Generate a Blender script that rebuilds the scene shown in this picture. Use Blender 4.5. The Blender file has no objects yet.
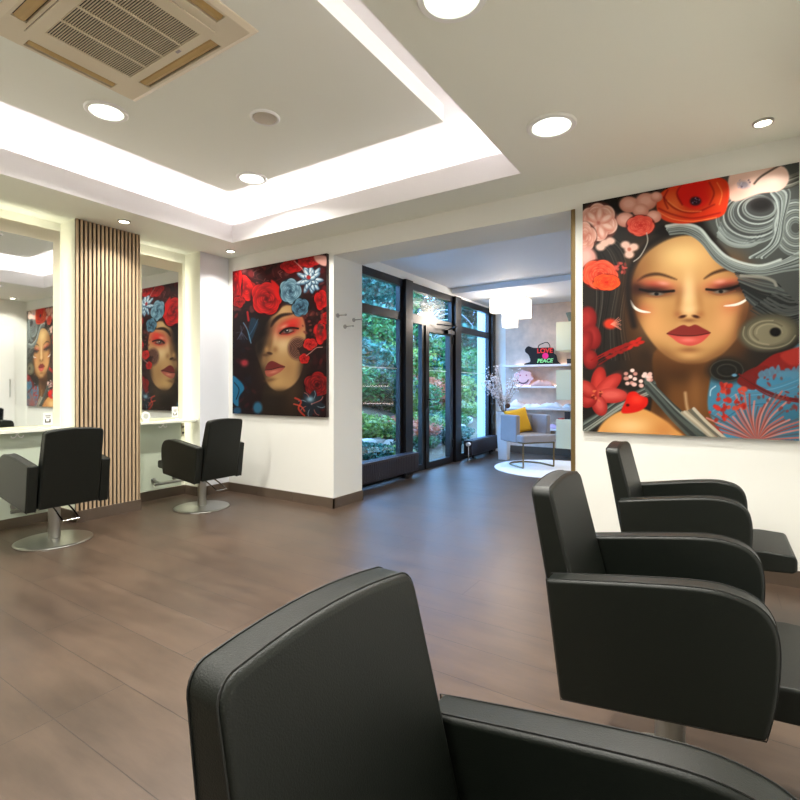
import bpy, bmesh, math, random
import numpy as np
from mathutils import Vector, Matrix
random.seed(7)
S = bpy.context.scene
COL = S.collection
PI = math.pi
# ------------------------------------------------------------------ camera
EYE = 1.20
YAW = math.atan2(0.5417, 0.8406)          # optical axis lies this far left of +Y
cam = bpy.data.cameras.new('camera'); camo = bpy.data.objects.new('camera', cam); COL.objects.link(camo)
camo.location = (0, 0, EYE); camo.rotation_euler = (PI/2, 0, YAW)
cam.sensor_width = 36; cam.lens = 36*497/800; cam.shift_x = 0; cam.shift_y = -12/800
cam.clip_start = 0.05; cam.clip_end = 200
S.camera = camo
# ------------------------------------------------------------------ world / exposure
w = bpy.data.worlds.new('sky'); S.world = w; w.use_nodes = True
nt = w.node_tree; bg = nt.nodes['Background']
bg.inputs[0].default_value = (0.23, 0.50, 1.0, 1); bg.inputs[1].default_value = 12.5
S.view_settings.view_transform = 'Standard'; S.view_settings.look = 'None'
S.view_settings.gamma = 1; S.view_settings.use_curve_mapping = False
S.view_settings.exposure = 0.17
LED_COVE = 18; LED_MIR = 4.6; DOWN_P = 29; SPOT_P = 6; LOUNGE_P = 30; LFILL_P = 22
# ------------------------------------------------------------------ helpers
def lin(c):
    c = c/255.0
    return c/12.92 if c <= 0.04045 else ((c+0.055)/1.055)**2.4
def rgb(r, g, b): return (lin(r), lin(g), lin(b), 1)
MATS = {}
def mat(name, col, rough=0.5, metal=0.0, vary=0.06, scale=8.0, bump=0.0, bscale=80.0, spec=0.5, stretch=None, emit=None, estr=0, sheen=0):
    m = bpy.data.materials.new(name); m.use_nodes = True
    n = m.node_tree.nodes; L = m.node_tree.links; b = n['Principled BSDF']
    tc = n.new('ShaderNodeTexCoord'); mp = n.new('ShaderNodeMapping'); L.new(tc.outputs['Object'], mp.inputs[0])
    if stretch: mp.inputs['Scale'].default_value = stretch
    nz = n.new('ShaderNodeTexNoise'); nz.inputs['Scale'].default_value = scale; nz.inputs['Detail'].default_value = 5
    L.new(mp.outputs[0], nz.inputs['Vector'])
    mx = n.new('ShaderNodeMix'); mx.data_type = 'RGBA'
    c = rgb(*col)
    mx.inputs[6].default_value = tuple(max(0, x*(1-vary)) for x in c[:3])+(1,)
    mx.inputs[7].default_value = tuple(min(1, x*(1+vary)) for x in c[:3])+(1,)
    L.new(nz.outputs['Fac'], mx.inputs[0]); L.new(mx.outputs[2], b.inputs['Base Color'])
    b.inputs['Roughness'].default_value = rough; b.inputs['Metallic'].default_value = metal
    b.inputs['Specular IOR Level'].default_value = spec
    if sheen: b.inputs['Sheen Weight'].default_value = sheen
    if bump:
        n2 = n.new('ShaderNodeTexNoise'); n2.inputs['Scale'].default_value = bscale; n2.inputs['Detail'].default_value = 3
        L.new(mp.outputs[0], n2.inputs['Vector'])
        bp = n.new('ShaderNodeBump'); bp.inputs['Strength'].default_value = bump; bp.inputs['Distance'].default_value = 0.01
        L.new(n2.outputs['Fac'], bp.inputs['Height']); L.new(bp.outputs[0], b.inputs['Normal'])
    if emit:
        b.inputs['Emission Color'].default_value = rgb(*emit); b.inputs['Emission Strength'].default_value = estr
    MATS[name] = m
    return m

def obj(name, bm, m, parent=None, bevel=0, seg=2, smooth=False, sub=0):
    me = bpy.data.meshes.new(name)
    bmesh.ops.recalc_face_normals(bm, faces=bm.faces[:]) if getattr(bm, 'faces', None) is not None else None
    bm.to_mesh(me); bm.free()
    o = bpy.data.objects.new(name, me); COL.objects.link(o)
    if isinstance(m, (list, tuple)):
        for q in m: me.materials.append(q)
    elif m: me.materials.append(m)
    if parent: o.parent = parent
    if bevel:
        b = o.modifiers.new('bevel', 'BEVEL'); b.width = bevel; b.segments = seg; b.limit_method = 'ANGLE'; b.angle_limit = math.radians(35)
    if sub:
        s = o.modifiers.new('sub', 'SUBSURF'); s.levels = sub; s.render_levels = sub
    if smooth or bevel:
        for p in me.polygons: p.use_smooth = True
        if bevel:
            wn = o.modifiers.new('wn', 'WEIGHTED_NORMAL'); wn.keep_sharp = False
    return o
def NB(): return bmesh.new()
def box(bm, x0, x1, y0, y1, z0, z1, mi=0):
    v = [bm.verts.new(p) for p in ((x0,y0,z0),(x1,y0,z0),(x1,y1,z0),(x0,y1,z0),(x0,y0,z1),(x1,y0,z1),(x1,y1,z1),(x0,y1,z1))]
    for f in ((0,3,2,1),(4,5,6,7),(0,1,5,4),(1,2,6,5),(2,3,7,6),(3,0,4,7)):
        q = bm.faces.new([v[i] for i in f]); q.material_index = mi
    return v
def obox(name, d, m, parent=None, **k):
    bm = NB(); box(bm, *d); return obj(name, bm, m, parent, **k)
def prism(bm, A, B, mi=0, caps=True):
    """two matching closed outlines -> solid"""
    a = [bm.verts.new(p) for p in A]; b = [bm.verts.new(p) for p in B]; n = len(a)
    if caps:
        bm.faces.new(a[::-1]).material_index = mi; bm.faces.new(b).material_index = mi
    for i in range(n):
        bm.faces.new((a[i], a[(i+1)%n], b[(i+1)%n], b[i])).material_index = mi
def cyl(bm, c, r, h, n=40, axis='z', r2=None, mi=0):
    r2 = r if r2 is None else r2
    A = []; B = []
    for i in range(n):
        a = 2*PI*i/n; ca, sa = math.cos(a), math.sin(a)
        if axis == 'z': A.append((c[0]+r*ca, c[1]+r*sa, c[2])); B.append((c[0]+r2*ca, c[1]+r2*sa, c[2]+h))
        elif axis == 'x': A.append((c[0], c[1]+r*ca, c[2]+r*sa)); B.append((c[0]+h, c[1]+r2*ca, c[2]+r2*sa))
        else: A.append((c[0]+r*ca, c[1], c[2]+r*sa)); B.append((c[0]+r2*ca, c[1]+h, c[2]+r2*sa))
    prism(bm, A, B, mi)
def lathe(bm, prof, c=(0,0,0), n=40, mi=0):
    rings = []
    for r, z in prof:
        rings.append([bm.verts.new((c[0]+r*math.cos(2*PI*i/n), c[1]+r*math.sin(2*PI*i/n), c[2]+z)) for i in range(n)])
    for a, b in zip(rings, rings[1:]):
        for i in range(n): bm.faces.new((a[i], a[(i+1)%n], b[(i+1)%n], b[i])).material_index = mi
    bm.faces.new(rings[0][::-1]).material_index = mi; bm.faces.new(rings[-1]).material_index = mi
def tube(bm, pts, r, n=8, closed=False, mi=0):
    P = [Vector(p) for p in pts]; rings = []; N = len(P)
    up = None
    for i, p in enumerate(P):
        if closed: t = (P[(i+1)%N]-P[i-1])
        else: t = P[min(i+1, N-1)]-P[max(i-1, 0)]
        t = t.normalized()
        if up is None:
            up = Vector((0,0,1)) if abs(t.z) < 0.9 else Vector((1,0,0))
        u = (up - t*up.dot(t)).normalized(); v = t.cross(u); up = u
        rr = r[i] if isinstance(r, (list, tuple)) else r
        rings.append([bm.verts.new(p + u*rr*math.cos(2*PI*k/n) + v*rr*math.sin(2*PI*k/n)) for k in range(n)])
    m = N if closed else N-1
    for i in range(m):
        a, b = rings[i], rings[(i+1)%N]
        for k in range(n): bm.faces.new((a[k], a[(k+1)%n], b[(k+1)%n], b[k])).material_index = mi
    if not closed:
        bm.faces.new(rings[0][::-1]); bm.faces.new(rings[-1])
def spline(pts, k=8, closed=False):
    P = [Vector(p) for p in pts]; n = len(P); out = []
    rng = n if closed else n-1
    for i in range(rng):
        if closed: p0, p1, p2, p3 = P[i-1], P[i], P[(i+1)%n], P[(i+2)%n]
        else: p0, p1, p2, p3 = P[max(i-1,0)], P[i], P[i+1], P[min(i+2,n-1)]
        for j in range(k):
            t = j/k
            out.append(0.5*((2*p1)+(-p0+p2)*t+(2*p0-5*p1+4*p2-p3)*t*t+(-p0+3*p1-3*p2+p3)*t**3))
    if not closed: out.append(P[-1])
    return out
def rrect(w, h, r, n=6, cx=0, cy=0):
    """rounded rectangle outline, r may be 4 radii: bl, br, tr, tl"""
    rs = r if isinstance(r, (list, tuple)) else (r,)*4
    out = []
    for (sx, sy, a0, rr) in ((-1,-1,PI,rs[0]), (1,-1,1.5*PI,rs[1]), (1,1,0,rs[2]), (-1,1,0.5*PI,rs[3])):
        ox, oy = cx+sx*(w/2-rr), cy+sy*(h/2-rr)
        for i in range(n+1):
            a = a0+0.5*PI*i/n; out.append((ox+rr*math.cos(a), oy+rr*math.sin(a)))
    return out
def tag(o, label=None, cat=None, group=None, kind=None):
    if label: o['label'] = label
    if cat: o['category'] = cat
    if group: o['group'] = group
    if kind: o['kind'] = kind
    return o
def struct(o): o['kind'] = 'structure'; return o
def thing(name, label, cat, loc=(0,0,0), rotz=0, group=None):
    o = bpy.data.objects.new(name, None); COL.objects.link(o); o.location = loc; o.rotation_euler = (0,0,rotz)
    o.empty_display_size = 0.1
    return tag(o, label, cat, group)
def dup(root, loc=None, rotz=None, label=None, group=None, scale=None):
    r = root.copy(); COL.objects.link(r)
    if loc is not None: r.location = loc
    if rotz is not None: r.rotation_euler = (0,0,rotz)
    if scale is not None: r.scale = scale
    if label: r['label'] = label
    if group: r['group'] = group
    for ch in list(root.children):
        c = ch.copy(); COL.objects.link(c); c.parent = r
        for g in list(ch.children):
            d = g.copy(); COL.objects.link(d); d.parent = c
    return r
def area(name, loc, rot, sx, sy, power, color=(1,1,1), shape='RECTANGLE', parent=None, spread=PI):
    l = bpy.data.lights.new(name, 'AREA'); l.shape = shape; l.size = sx; l.size_y = sy; l.energy = power; l.color = color; l.spread = spread
    o = bpy.data.objects.new(name, l); COL.objects.link(o); o.location = loc; o.rotation_euler = rot
    if parent: o.parent = parent
    return o
# ------------------------------------------------------------------ materials
wallm = mat('wall_paint', (236,236,230), 0.75, vary=0.015, scale=3, bump=0.05, bscale=180)
ceilm = mat('ceiling_paint', (237,239,228), 0.8, vary=0.012, scale=2, bump=0.03, bscale=150)
lipm = mat('cove_paint', (238,236,236), 0.7, vary=0.01, scale=2)
alcm = mat('alcove_cream_paint', (238,238,224), 0.7, vary=0.015, scale=3)
basem = mat('baseboard_tile', (92,78,66), 0.45, vary=0.12, scale=12)
blackm = mat('anthracite_frame', (17,15,17), 0.3, vary=0.1, scale=5)
radm = mat('radiator_grey', (50,46,54), 0.4, vary=0.06)
chrome = mat('chrome', (205,205,205), 0.12, 1.0, vary=0.02)
steel = mat('brushed_steel', (176,176,170), 0.32, 1.0, vary=0.06, scale=30, stretch=(1,1,0.1))
leather = mat('black_leatherette', (13,18,13), 0.44, vary=0.08, scale=6, bump=0.12, bscale=420, spec=0.36)
leather2 = mat('stitch_thread', (20,21,19), 0.6, vary=0.05)
darkm = mat('dark_backing', (22,18,16), 0.8)
whitem = mat('white_plastic', (240,240,236), 0.35, vary=0.01)
acm = mat('air_conditioner_plastic', (220,208,182), 0.5, vary=0.02)
flapm = mat('air_conditioner_flap', (190,158,100), 0.5, vary=0.04)
greenglass = mat('frosted_green_glass', (205,216,196), 0.25, vary=0.02, scale=1.5)
shelfm = mat('frosted_white_glass', (238,240,226), 0.18, vary=0.01)
brass = mat('aged_brass', (120,100,62), 0.4, 0.5, vary=0.1)
# ------------------------------------------------------------------ setting
H = 2.716; LX = -4.85; BY = 3.81; BY2 = 4.277; RX = 0.50
WX = -3.70; LY = 8.96
# floor: long brown porcelain planks in a third-row offset bond
def floor_mat():
    m = bpy.data.materials.new('floor_planks'); m.use_nodes = True
    n = m.node_tree.nodes; L = m.node_tree.links; b = n['Principled BSDF']
    tc = n.new('ShaderNodeTexCoord'); mp = n.new('ShaderNodeMapping'); L.new(tc.outputs['Object'], mp.inputs[0])
    mp.inputs['Location'].default_value = (2.03+15.4, -1.09+0.255*30, 0)
    br = n.new('ShaderNodeTexBrick'); L.new(mp.outputs[0], br.inputs['Vector'])
    br.inputs['Scale'].default_value = 1; br.inputs['Brick Width'].default_value = 1.54; br.inputs['Row Height'].default_value = 0.255
    br.inputs['Mortar Size'].default_value = 0.0019; br.inputs['Mortar Smooth'].default_value = 0.2; br.inputs['Bias'].default_value = 0
    br.offset = 0.5; br.offset_frequency = 3; br.squash = 1; br.squash_frequency = 1
    br.inputs['Color1'].default_value = (0.42,0.42,0.42,1); br.inputs['Color2'].default_value = (0.6,0.6,0.6,1)
    # streaks along X
    m2 = n.new('ShaderNodeMapping'); m2.inputs['Scale'].default_value = (1.0, 5.0, 1); L.new(tc.outputs['Object'], m2.inputs[0])
    n1 = n.new('ShaderNodeTexNoise'); n1.inputs['Scale'].default_value = 2.2; n1.inputs['Detail'].default_value = 9; n1.inputs['Roughness'].default_value = 0.68
    L.new(m2.outputs[0], n1.inputs['Vector'])
    n3 = n.new('ShaderNodeTexNoise'); n3.inputs['Scale'].default_value = 1.3; n3.inputs['Detail'].default_value = 4; L.new(tc.outputs['Object'], n3.inputs['Vector'])
    ad = n.new('ShaderNodeMath'); ad.operation = 'ADD'; L.new(n1.outputs['Fac'], ad.inputs[0]); L.new(n3.outputs['Fac'], ad.inputs[1])
    a2 = n.new('ShaderNodeMath'); a2.operation = 'MULTIPLY_ADD'; L.new(ad.outputs[0], a2.inputs[0]); a2.inputs[1].default_value = 0.42; 
    sc = n.new('ShaderNodeMath'); sc.operation = 'MULTIPLY'; sc.inputs[1].default_value = 0.22; L.new(br.outputs['Color'], sc.inputs[0]); L.new(sc.outputs[0], a2.inputs[2])
    cr = n.new('ShaderNodeValToRGB'); L.new(a2.outputs[0], cr.inputs[0])
    cr.color_ramp.elements[0].position = 0.36; cr.color_ramp.elements[0].color = rgb(*FLOOR_A)
    cr.color_ramp.elements[1].position = 0.72; cr.color_ramp.elements[1].color = rgb(*FLOOR_B)
    mx = n.new('ShaderNodeMix'); mx.data_type = 'RGBA'; L.new(br.outputs['Fac'], mx.inputs[0]); L.new(cr.outputs[0], mx.inputs[6]); mx.inputs[7].default_value = rgb(46,36,30)
    L.new(mx.outputs[2], b.inputs['Base Color'])
    rr = n.new('ShaderNodeMapRange'); L.new(n1.outputs['Fac'], rr.inputs[0]); rr.inputs[3].default_value = 0.30; rr.inputs[4].default_value = 0.46
    L.new(rr.outputs[0], b.inputs['Roughness']); b.inputs['Specular IOR Level'].default_value = 0.5
    bp = n.new('ShaderNodeBump'); bp.inputs['Strength'].default_value = 0.35; bp.inputs['Distance'].default_value = 0.002; bp.invert = True
    L.new(br.outputs['Fac'], bp.inputs['Height']); L.new(bp.outputs[0], b.inputs['Normal'])
    return m
FLOOR_A = (52,41,33); FLOOR_B = (97,79,65)
fm = floor_mat()
bm = NB(); box(bm, -5.3, 1.4, -3.4, BY2, -0.12, 0); box(bm, WX-0.10, 1.4, BY2, LY+0.15, -0.12, 0)
struct(obj('floor', bm, fm))
# left wall with two lit alcoves
AL = ((1.47, 2.16), (2.74, 3.43)); AB = -5.12
bm = NB(); box(bm, -5.3, AB, -3.4, BY, 0, 2.9)
for a, b in ((-3.4, AL[0][0]), (AL[0][1], AL[1][0]), (AL[1][1], BY)): box(bm, AB, LX, a, b, 0, H+0.05)
struct(obj('wall_left', bm, alcm))
# thin sheet in a cooler white over the last piece before the corner
struct(obox('wall_left_corner', (LX, LX+0.004, AL[1][1]+0.001, BY, 0, H), mat('cool_white_skin', (222,225,232), 0.75, vary=0.01)))
bm = NB(); box(bm, -5.3, -3.243, BY, BY2, 0, 2.9); box(bm, -3.243, -0.908, BY, BY2, 2.528, 2.9); box(bm, -0.908, 1.4, BY, BY2, 0, 2.9)
struct(obj('wall_back', bm, wallm))
bm = NB(); box(bm, RX, RX+0.2, -3.4, BY, 0, 2.9)
struct(obj('wall_right', bm, wallm))
bm = NB(); box(bm, -5.3, RX+0.2, -3.6, -3.4, 0, 3.2)
struct(obj('wall_front', bm, wallm))
# ceiling ring with the tray opening, trough and floating centre panel
TX0, TX1, TY0, TY1 = -4.282, -1.18, -1.9, 3.415
bm = NB()
box(bm, -5.3, TX0, -3.4, BY, H, 2.90); box(bm, TX1, RX+0.2, -3.4, BY, H, 2.90)
box(bm, TX0, TX1, -3.4, TY0, H, 2.90); box(bm, TX0, TX1, TY1, BY, H, 2.90)
struct(obj('ceiling', bm, ceilm))
g = 0.20
bm = NB()
box(bm, TX0-g-0.05, TX1+g+0.05, TY0-g-0.05, TY1+g+0.05, 3.15, 3.2)
box(bm, TX0-g-0.05, TX0-g, TY0-g, TY1+g, 2.9, 3.15); box(bm, TX1+g, TX1+g+0.05, TY0-g, TY1+g, 2.9, 3.15)
box(bm, TX0-g-0.05, TX1+g+0.05, TY1+g, TY1+g+0.05, 2.9, 3.15); box(bm, TX0-g-0.05, TX1+g+0.05, TY0-g-0.05, TY0-g, 2.9, 3.15)
struct(obj('ceiling_cove', bm, lipm))
CZ = 3.03
struct(obox('ceiling_panel', (-3.86, -1.60, TY0+0.42, 3.035, CZ, 3.15), ceilm))
# lip faces in brighter paint
bm = NB()
box(bm, TX0, TX0+0.004, TY0, TY1, H, 2.90); box(bm, TX1-0.004, TX1, TY0, TY1, H, 2.90)
box(bm, TX0, TX1, TY1-0.004, TY1, H, 2.90); box(bm, TX0, TX1, TY0, TY0+0.004, H, 2.90)
struct(obj('trim_1', bm, lipm))
# lounge shell
loungec = mat('lounge_ceiling_paint', (226,228,232), 0.75, vary=0.01, scale=2)
bm = NB(); box(bm, WX-0.1, 1.4, BY2, 7.19, 2.80, 3.0); box(bm, WX-0.1, 1.4, 7.19, LY+0.15, 2.72, 3.0)
struct(obj('ceiling_lounge', bm, loungec))
bm = NB(); box(bm, WX-0.1, 1.4, LY, LY+0.15, 0, 2.72)
struct(obj('wall_back_lounge', bm, wallm))
paperm = mat('mottled_wallpaper', (216,192,174), 0.8, vary=0.26, scale=9, bump=0.25, bscale=40)
struct(obox('wall_paper_lounge', (-3.40, 1.2, LY-0.012, LY, 0, 2.72), paperm))
struct(obox('wall_right_lounge', (1.2, 1.4, BY2, LY, 0, 2.8), wallm))
bm = NB(); box(bm, WX-0.1, WX+0.06, BY2, LY, 2.69, 2.80); 
struct(obj('wall_lintel', bm, wallm))
# baseboards (0.10 high brown tile)
bm = NB(); bh = 0.10; bt = 0.014
box(bm, -3.243, -3.243+bt, BY-bt, BY2, 0, bh)
x = LX+bt
for (a, b) in ((LX+0.004, -4.35), (-4.346, -3.80), (-3.796, -3.243+bt)): box(bm, a, b, BY-bt, BY, 0, bh)
box(bm, -0.9, RX, BY-bt, BY, 0, bh)
struct(obj('baseboard_back', bm, basem))
bm = NB()
box(bm, LX, LX+bt+0.004, AL[1][1]-0.0, BY-bt, 0, bh)
for a, b in AL:
    box(bm, AB, AB+bt, a, b, 0, bh); box(bm, AB+bt, LX, b-bt, b, 0, bh); box(bm, AB+bt, LX, a, a+bt, 0, bh)
box(bm, LX, LX+bt, -3.4, AL[0][0], 0, bh)
struct(obj('baseboard_left', bm, basem))
struct(obox('baseboard_right', (RX-bt, RX, -3.4, BY-bt, 0, bh), basem))
bm = NB()
for i in range(6): box(bm, -3.40+0.6*i, -3.40+0.6*i+0.597, LY-0.012-bt, LY-0.012, 0, 0.13)
struct(obj('baseboard_lounge', bm, basem))
struct(obox('trim_2', (-0.935, -0.905, BY-0.012, BY+0.05, 0, 2.528), brass, bevel=0.003))
# cove led strips on the ledge behind the lip
ledm = mat('cool_led_strip', (255,255,255), 0.5, emit=(255,245,248), estr=LED_COVE)
q = 0.085
for nm, d in (('left', (TX0-q-0.03, TX0-q, TY0, TY1, 2.901, 2.909)), ('right', (TX1+q, TX1+q+0.03, TY0, TY1, 2.901, 2.909)),
          ('far', (TX0-q, TX1+q, TY1+q, TY1+q+0.03, 2.901, 2.909)), ('near', (TX0-q, TX1+q, TY0-q-0.03, TY0-q, 2.901, 2.909))):
    o = obox('led_strip', d, ledm)
    tag(o, {'left':'white light strip hidden in the ceiling recess on the mirror side','right':'white light strip hidden in the ceiling recess nearest the right wall',
       'far':'white light strip hidden in the ceiling recess along the doorway side','near':'white light strip in the ceiling recess behind the viewer'}[nm], 'light strip', 'light strips in the ceiling recess')
# ------------------------------------------------------------------ ceiling fittings
lampm = mat('lit_diffuser', (255,255,255), 0.4, emit=(244,255,236), estr=3)
spotm = mat('lit_spot', (255,255,255), 0.4, emit=(255,246,225), estr=14)
def downlight(x, y, z, R, label, grp, power, small=False):
    t = thing('recessed_spotlight' if small else 'recessed_downlight', label, 'ceiling light', (x, y, z), 0, grp)
    bm = NB(); ri = R*0.76
    lathe(bm, [(R, 0), (R, -0.006), (R*0.95, -0.012), (ri*1.03, -0.012), (ri, -0.004), (ri, 0)], n=48)
    obj('trim_ring', bm, whitem if not small else steel, t, smooth=False)
    bm = NB(); cyl(bm, (0,0,-0.0075), ri*0.99, 0.003, 40); obj('diffuser', bm, spotm if small else lampm, t)
    area('lamp_light', (0,0,-0.02), (0,0,0), ri*1.8, ri*1.8, power, (1,0.965,0.885) if not small else (1,0.95,0.86), 'DISK', t, spread=math.radians(150 if not small else 110))
    return t
PD = DOWN_P; PS = SPOT_P
downlight(-3.41, 1.71, CZ, 0.130, 'large round recessed downlight beside the air conditioner, nearest the mirrors', 'large downlights', PD)
downlight(-3.43, 2.94, CZ, 0.130, 'large round recessed downlight in the recess corner beyond the round speaker', 'large downlights', PD)
downlight(-0.82, 2.886, H, 0.140, 'large round recessed downlight above the doorway end of the right painting', 'large downlights', PD)
downlight(-0.87, 1.72, H, 0.140, 'large round recessed downlight cut by the top edge of the photo', 'large downlights', PD)
for x, y, z, lb in ((-0.87, 0.5, H, 'beside the viewer on the right-wall side'), (-0.87, -0.8, H, 'behind the viewer on the right-wall side'), (-3.42, 0.4, CZ, 'beside the viewer on the mirror side'), (-3.42, -0.9, CZ, 'behind the viewer on the mirror side')):
    downlight(x, y, z, 0.135, 'large round recessed downlight outside the picture, '+lb, 'downlights behind the viewer', PD)
downlight(0.205, 3.50, H, 0.052, 'small recessed spot in the ceiling above the right painting', 'small recessed spots', PS, True)
downlight(-4.547, 2.435, H, 0.052, 'small recessed spot above the slatted wood panel', 'small recessed spots', PS, True)
downlight(-4.545, 3.60, H, 0.052, 'small recessed spot in the corner above the left painting', 'small recessed spots', PS, True)
downlight(0.20, 2.30, H, 0.052, 'small recessed spot over the right row of chairs, seen in the mirror', 'small recessed spots', PS, True)
t = thing('ceiling_speaker', 'round off-white flush speaker between two ceiling downlights', 'speaker', (-2.584, 2.327, CZ))
bm = NB(); lathe(bm, [(0.10,0),(0.10,-0.006),(0.093,-0.013),(0.084,-0.013),(0.082,-0.008),(0.082,0)], n=40); obj('rim', bm, whitem, t)
grillem = mat('speaker_grille', (196,186,168), 0.6, vary=0.05, bump=0.4, bscale=300)
bm = NB(); lathe(bm, [(0.080,-0.004),(0.076,-0.012),(0.04,-0.017),(0.001,-0.018)], n=40); obj('grille', bm, grillem, t)
# air conditioner cassette
HX, HY = 0.572, 0.397
t = thing('air_conditioner', 'beige ceiling cassette air conditioner with open louvres on all four sides', 'air conditioner', (-2.56, 1.352, CZ))
bm = NB()
def ring(z, hx, hy): return [(-hx,-hy,z),(hx,-hy,z),(hx,hy,z),(-hx,hy,z)]
IX, IY = 0.545, 0.365                                    # foot of the sloping skirt
vs = [[bm.verts.new(p) for p in r] for r in (ring(0,HX,HY), ring(-0.006,HX,HY), ring(-0.020,IX,IY), ring(-0.006,IX,IY))]
for p_, q_ in zip(vs, vs[1:]):
    for i in range(4): bm.faces.new((p_[i], p_[(i+1)%4], q_[(i+1)%4], q_[i]))
LXa, LXb, LYh = 0.462, 0.530, 0.225                      # side slots: x from LXa to LXb, half length LYh
LYa, LYb, LXh = 0.282, 0.350, 0.335                      # end slots
PX, PY = 0.405, 0.268                                    # grille panel half size
for s_ in (-1, 1):
    def bb(x0, x1, y0, y1): box(bm, min(s_*x0, s_*x1), max(s_*x0, s_*x1), y0, y1, -0.020, -0.006)
    bb(LXb, IX, -IY, IY); bb(PX, LXa, -IY, IY); bb(LXa, LXb, LYh, IY); bb(LXa, LXb, -IY, -LYh)
    def cc(y0, y1, x0, x1): box(bm, x0, x1, min(s_*y0, s_*y1), max(s_*y0, s_*y1), -0.020, -0.006)
    cc(LYb, IY, -PX, PX); cc(PY, LYa, -PX, PX); cc(LYa, LYb, LXh, PX); cc(LYa, LYb, -PX, -LXh)
obj('casing', bm, acm, t)
obox('slot_backing', (-IX+0.002, IX-0.002, -IY+0.002, IY-0.002, -0.005, -0.002), darkm, t)
prof = [(0.000, -0.008), (0.008, -0.018), (0.034, -0.021), (0.056, -0.012), (0.052, -0.009), (0.034, -0.016), (0.014, -0.013), (0.006, -0.006)]
for s_ in (-1, 1):
    bm = NB(); A = [(s_*(LXa+0.004+a_), -LYh+0.004, z_) for a_, z_ in prof]; prism(bm, A, [(x_, LYh-0.004, z_) for x_, y_, z_ in A]); obj('louvre_flap', bm, flapm, t)
    bm = NB(); A = [(-LXh+0.004, s_*(LYa+0.004+a_), z_) for a_, z_ in prof]; prism(bm, A, [(LXh-0.004, y_, z_) for x_, y_, z_ in A]); obj('louvre_flap', bm, flapm, t)
bm = NB()
gx, g0, g1 = 0.325, -0.207, 0.226
box(bm, -PX+.003, PX-.003, -PY+.003, g0, -0.026, -0.018); box(bm, -PX+.003, PX-.003, g1, PY-.003, -0.026, -0.018)
box(bm, -PX+.003, -gx, g0, g1, -0.026, -0.018); box(bm, gx, PX-.003, g0, g1, -0.026, -0.018)
pan = obj('grille_panel', bm, acm, t)
bm = NB(); ns = 38
for i in range(ns):
    y = g0+(i+0.5)*(g1-g0)/ns; box(bm, -gx, gx, y-0.0023, y+0.0023, -0.0235, -0.020)
for xx in (-0.165, 0, 0.165): box(bm, xx-0.004, xx+0.004, g0, g1, -0.026, -0.017)
obj('intake_slats', bm, acm, pan)
obox('maker_badge', (0.10, 0.135, 0.236, 0.252, -0.0272, -0.026), mat('badge_grey', (150,140,140), 0.3), pan)

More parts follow.
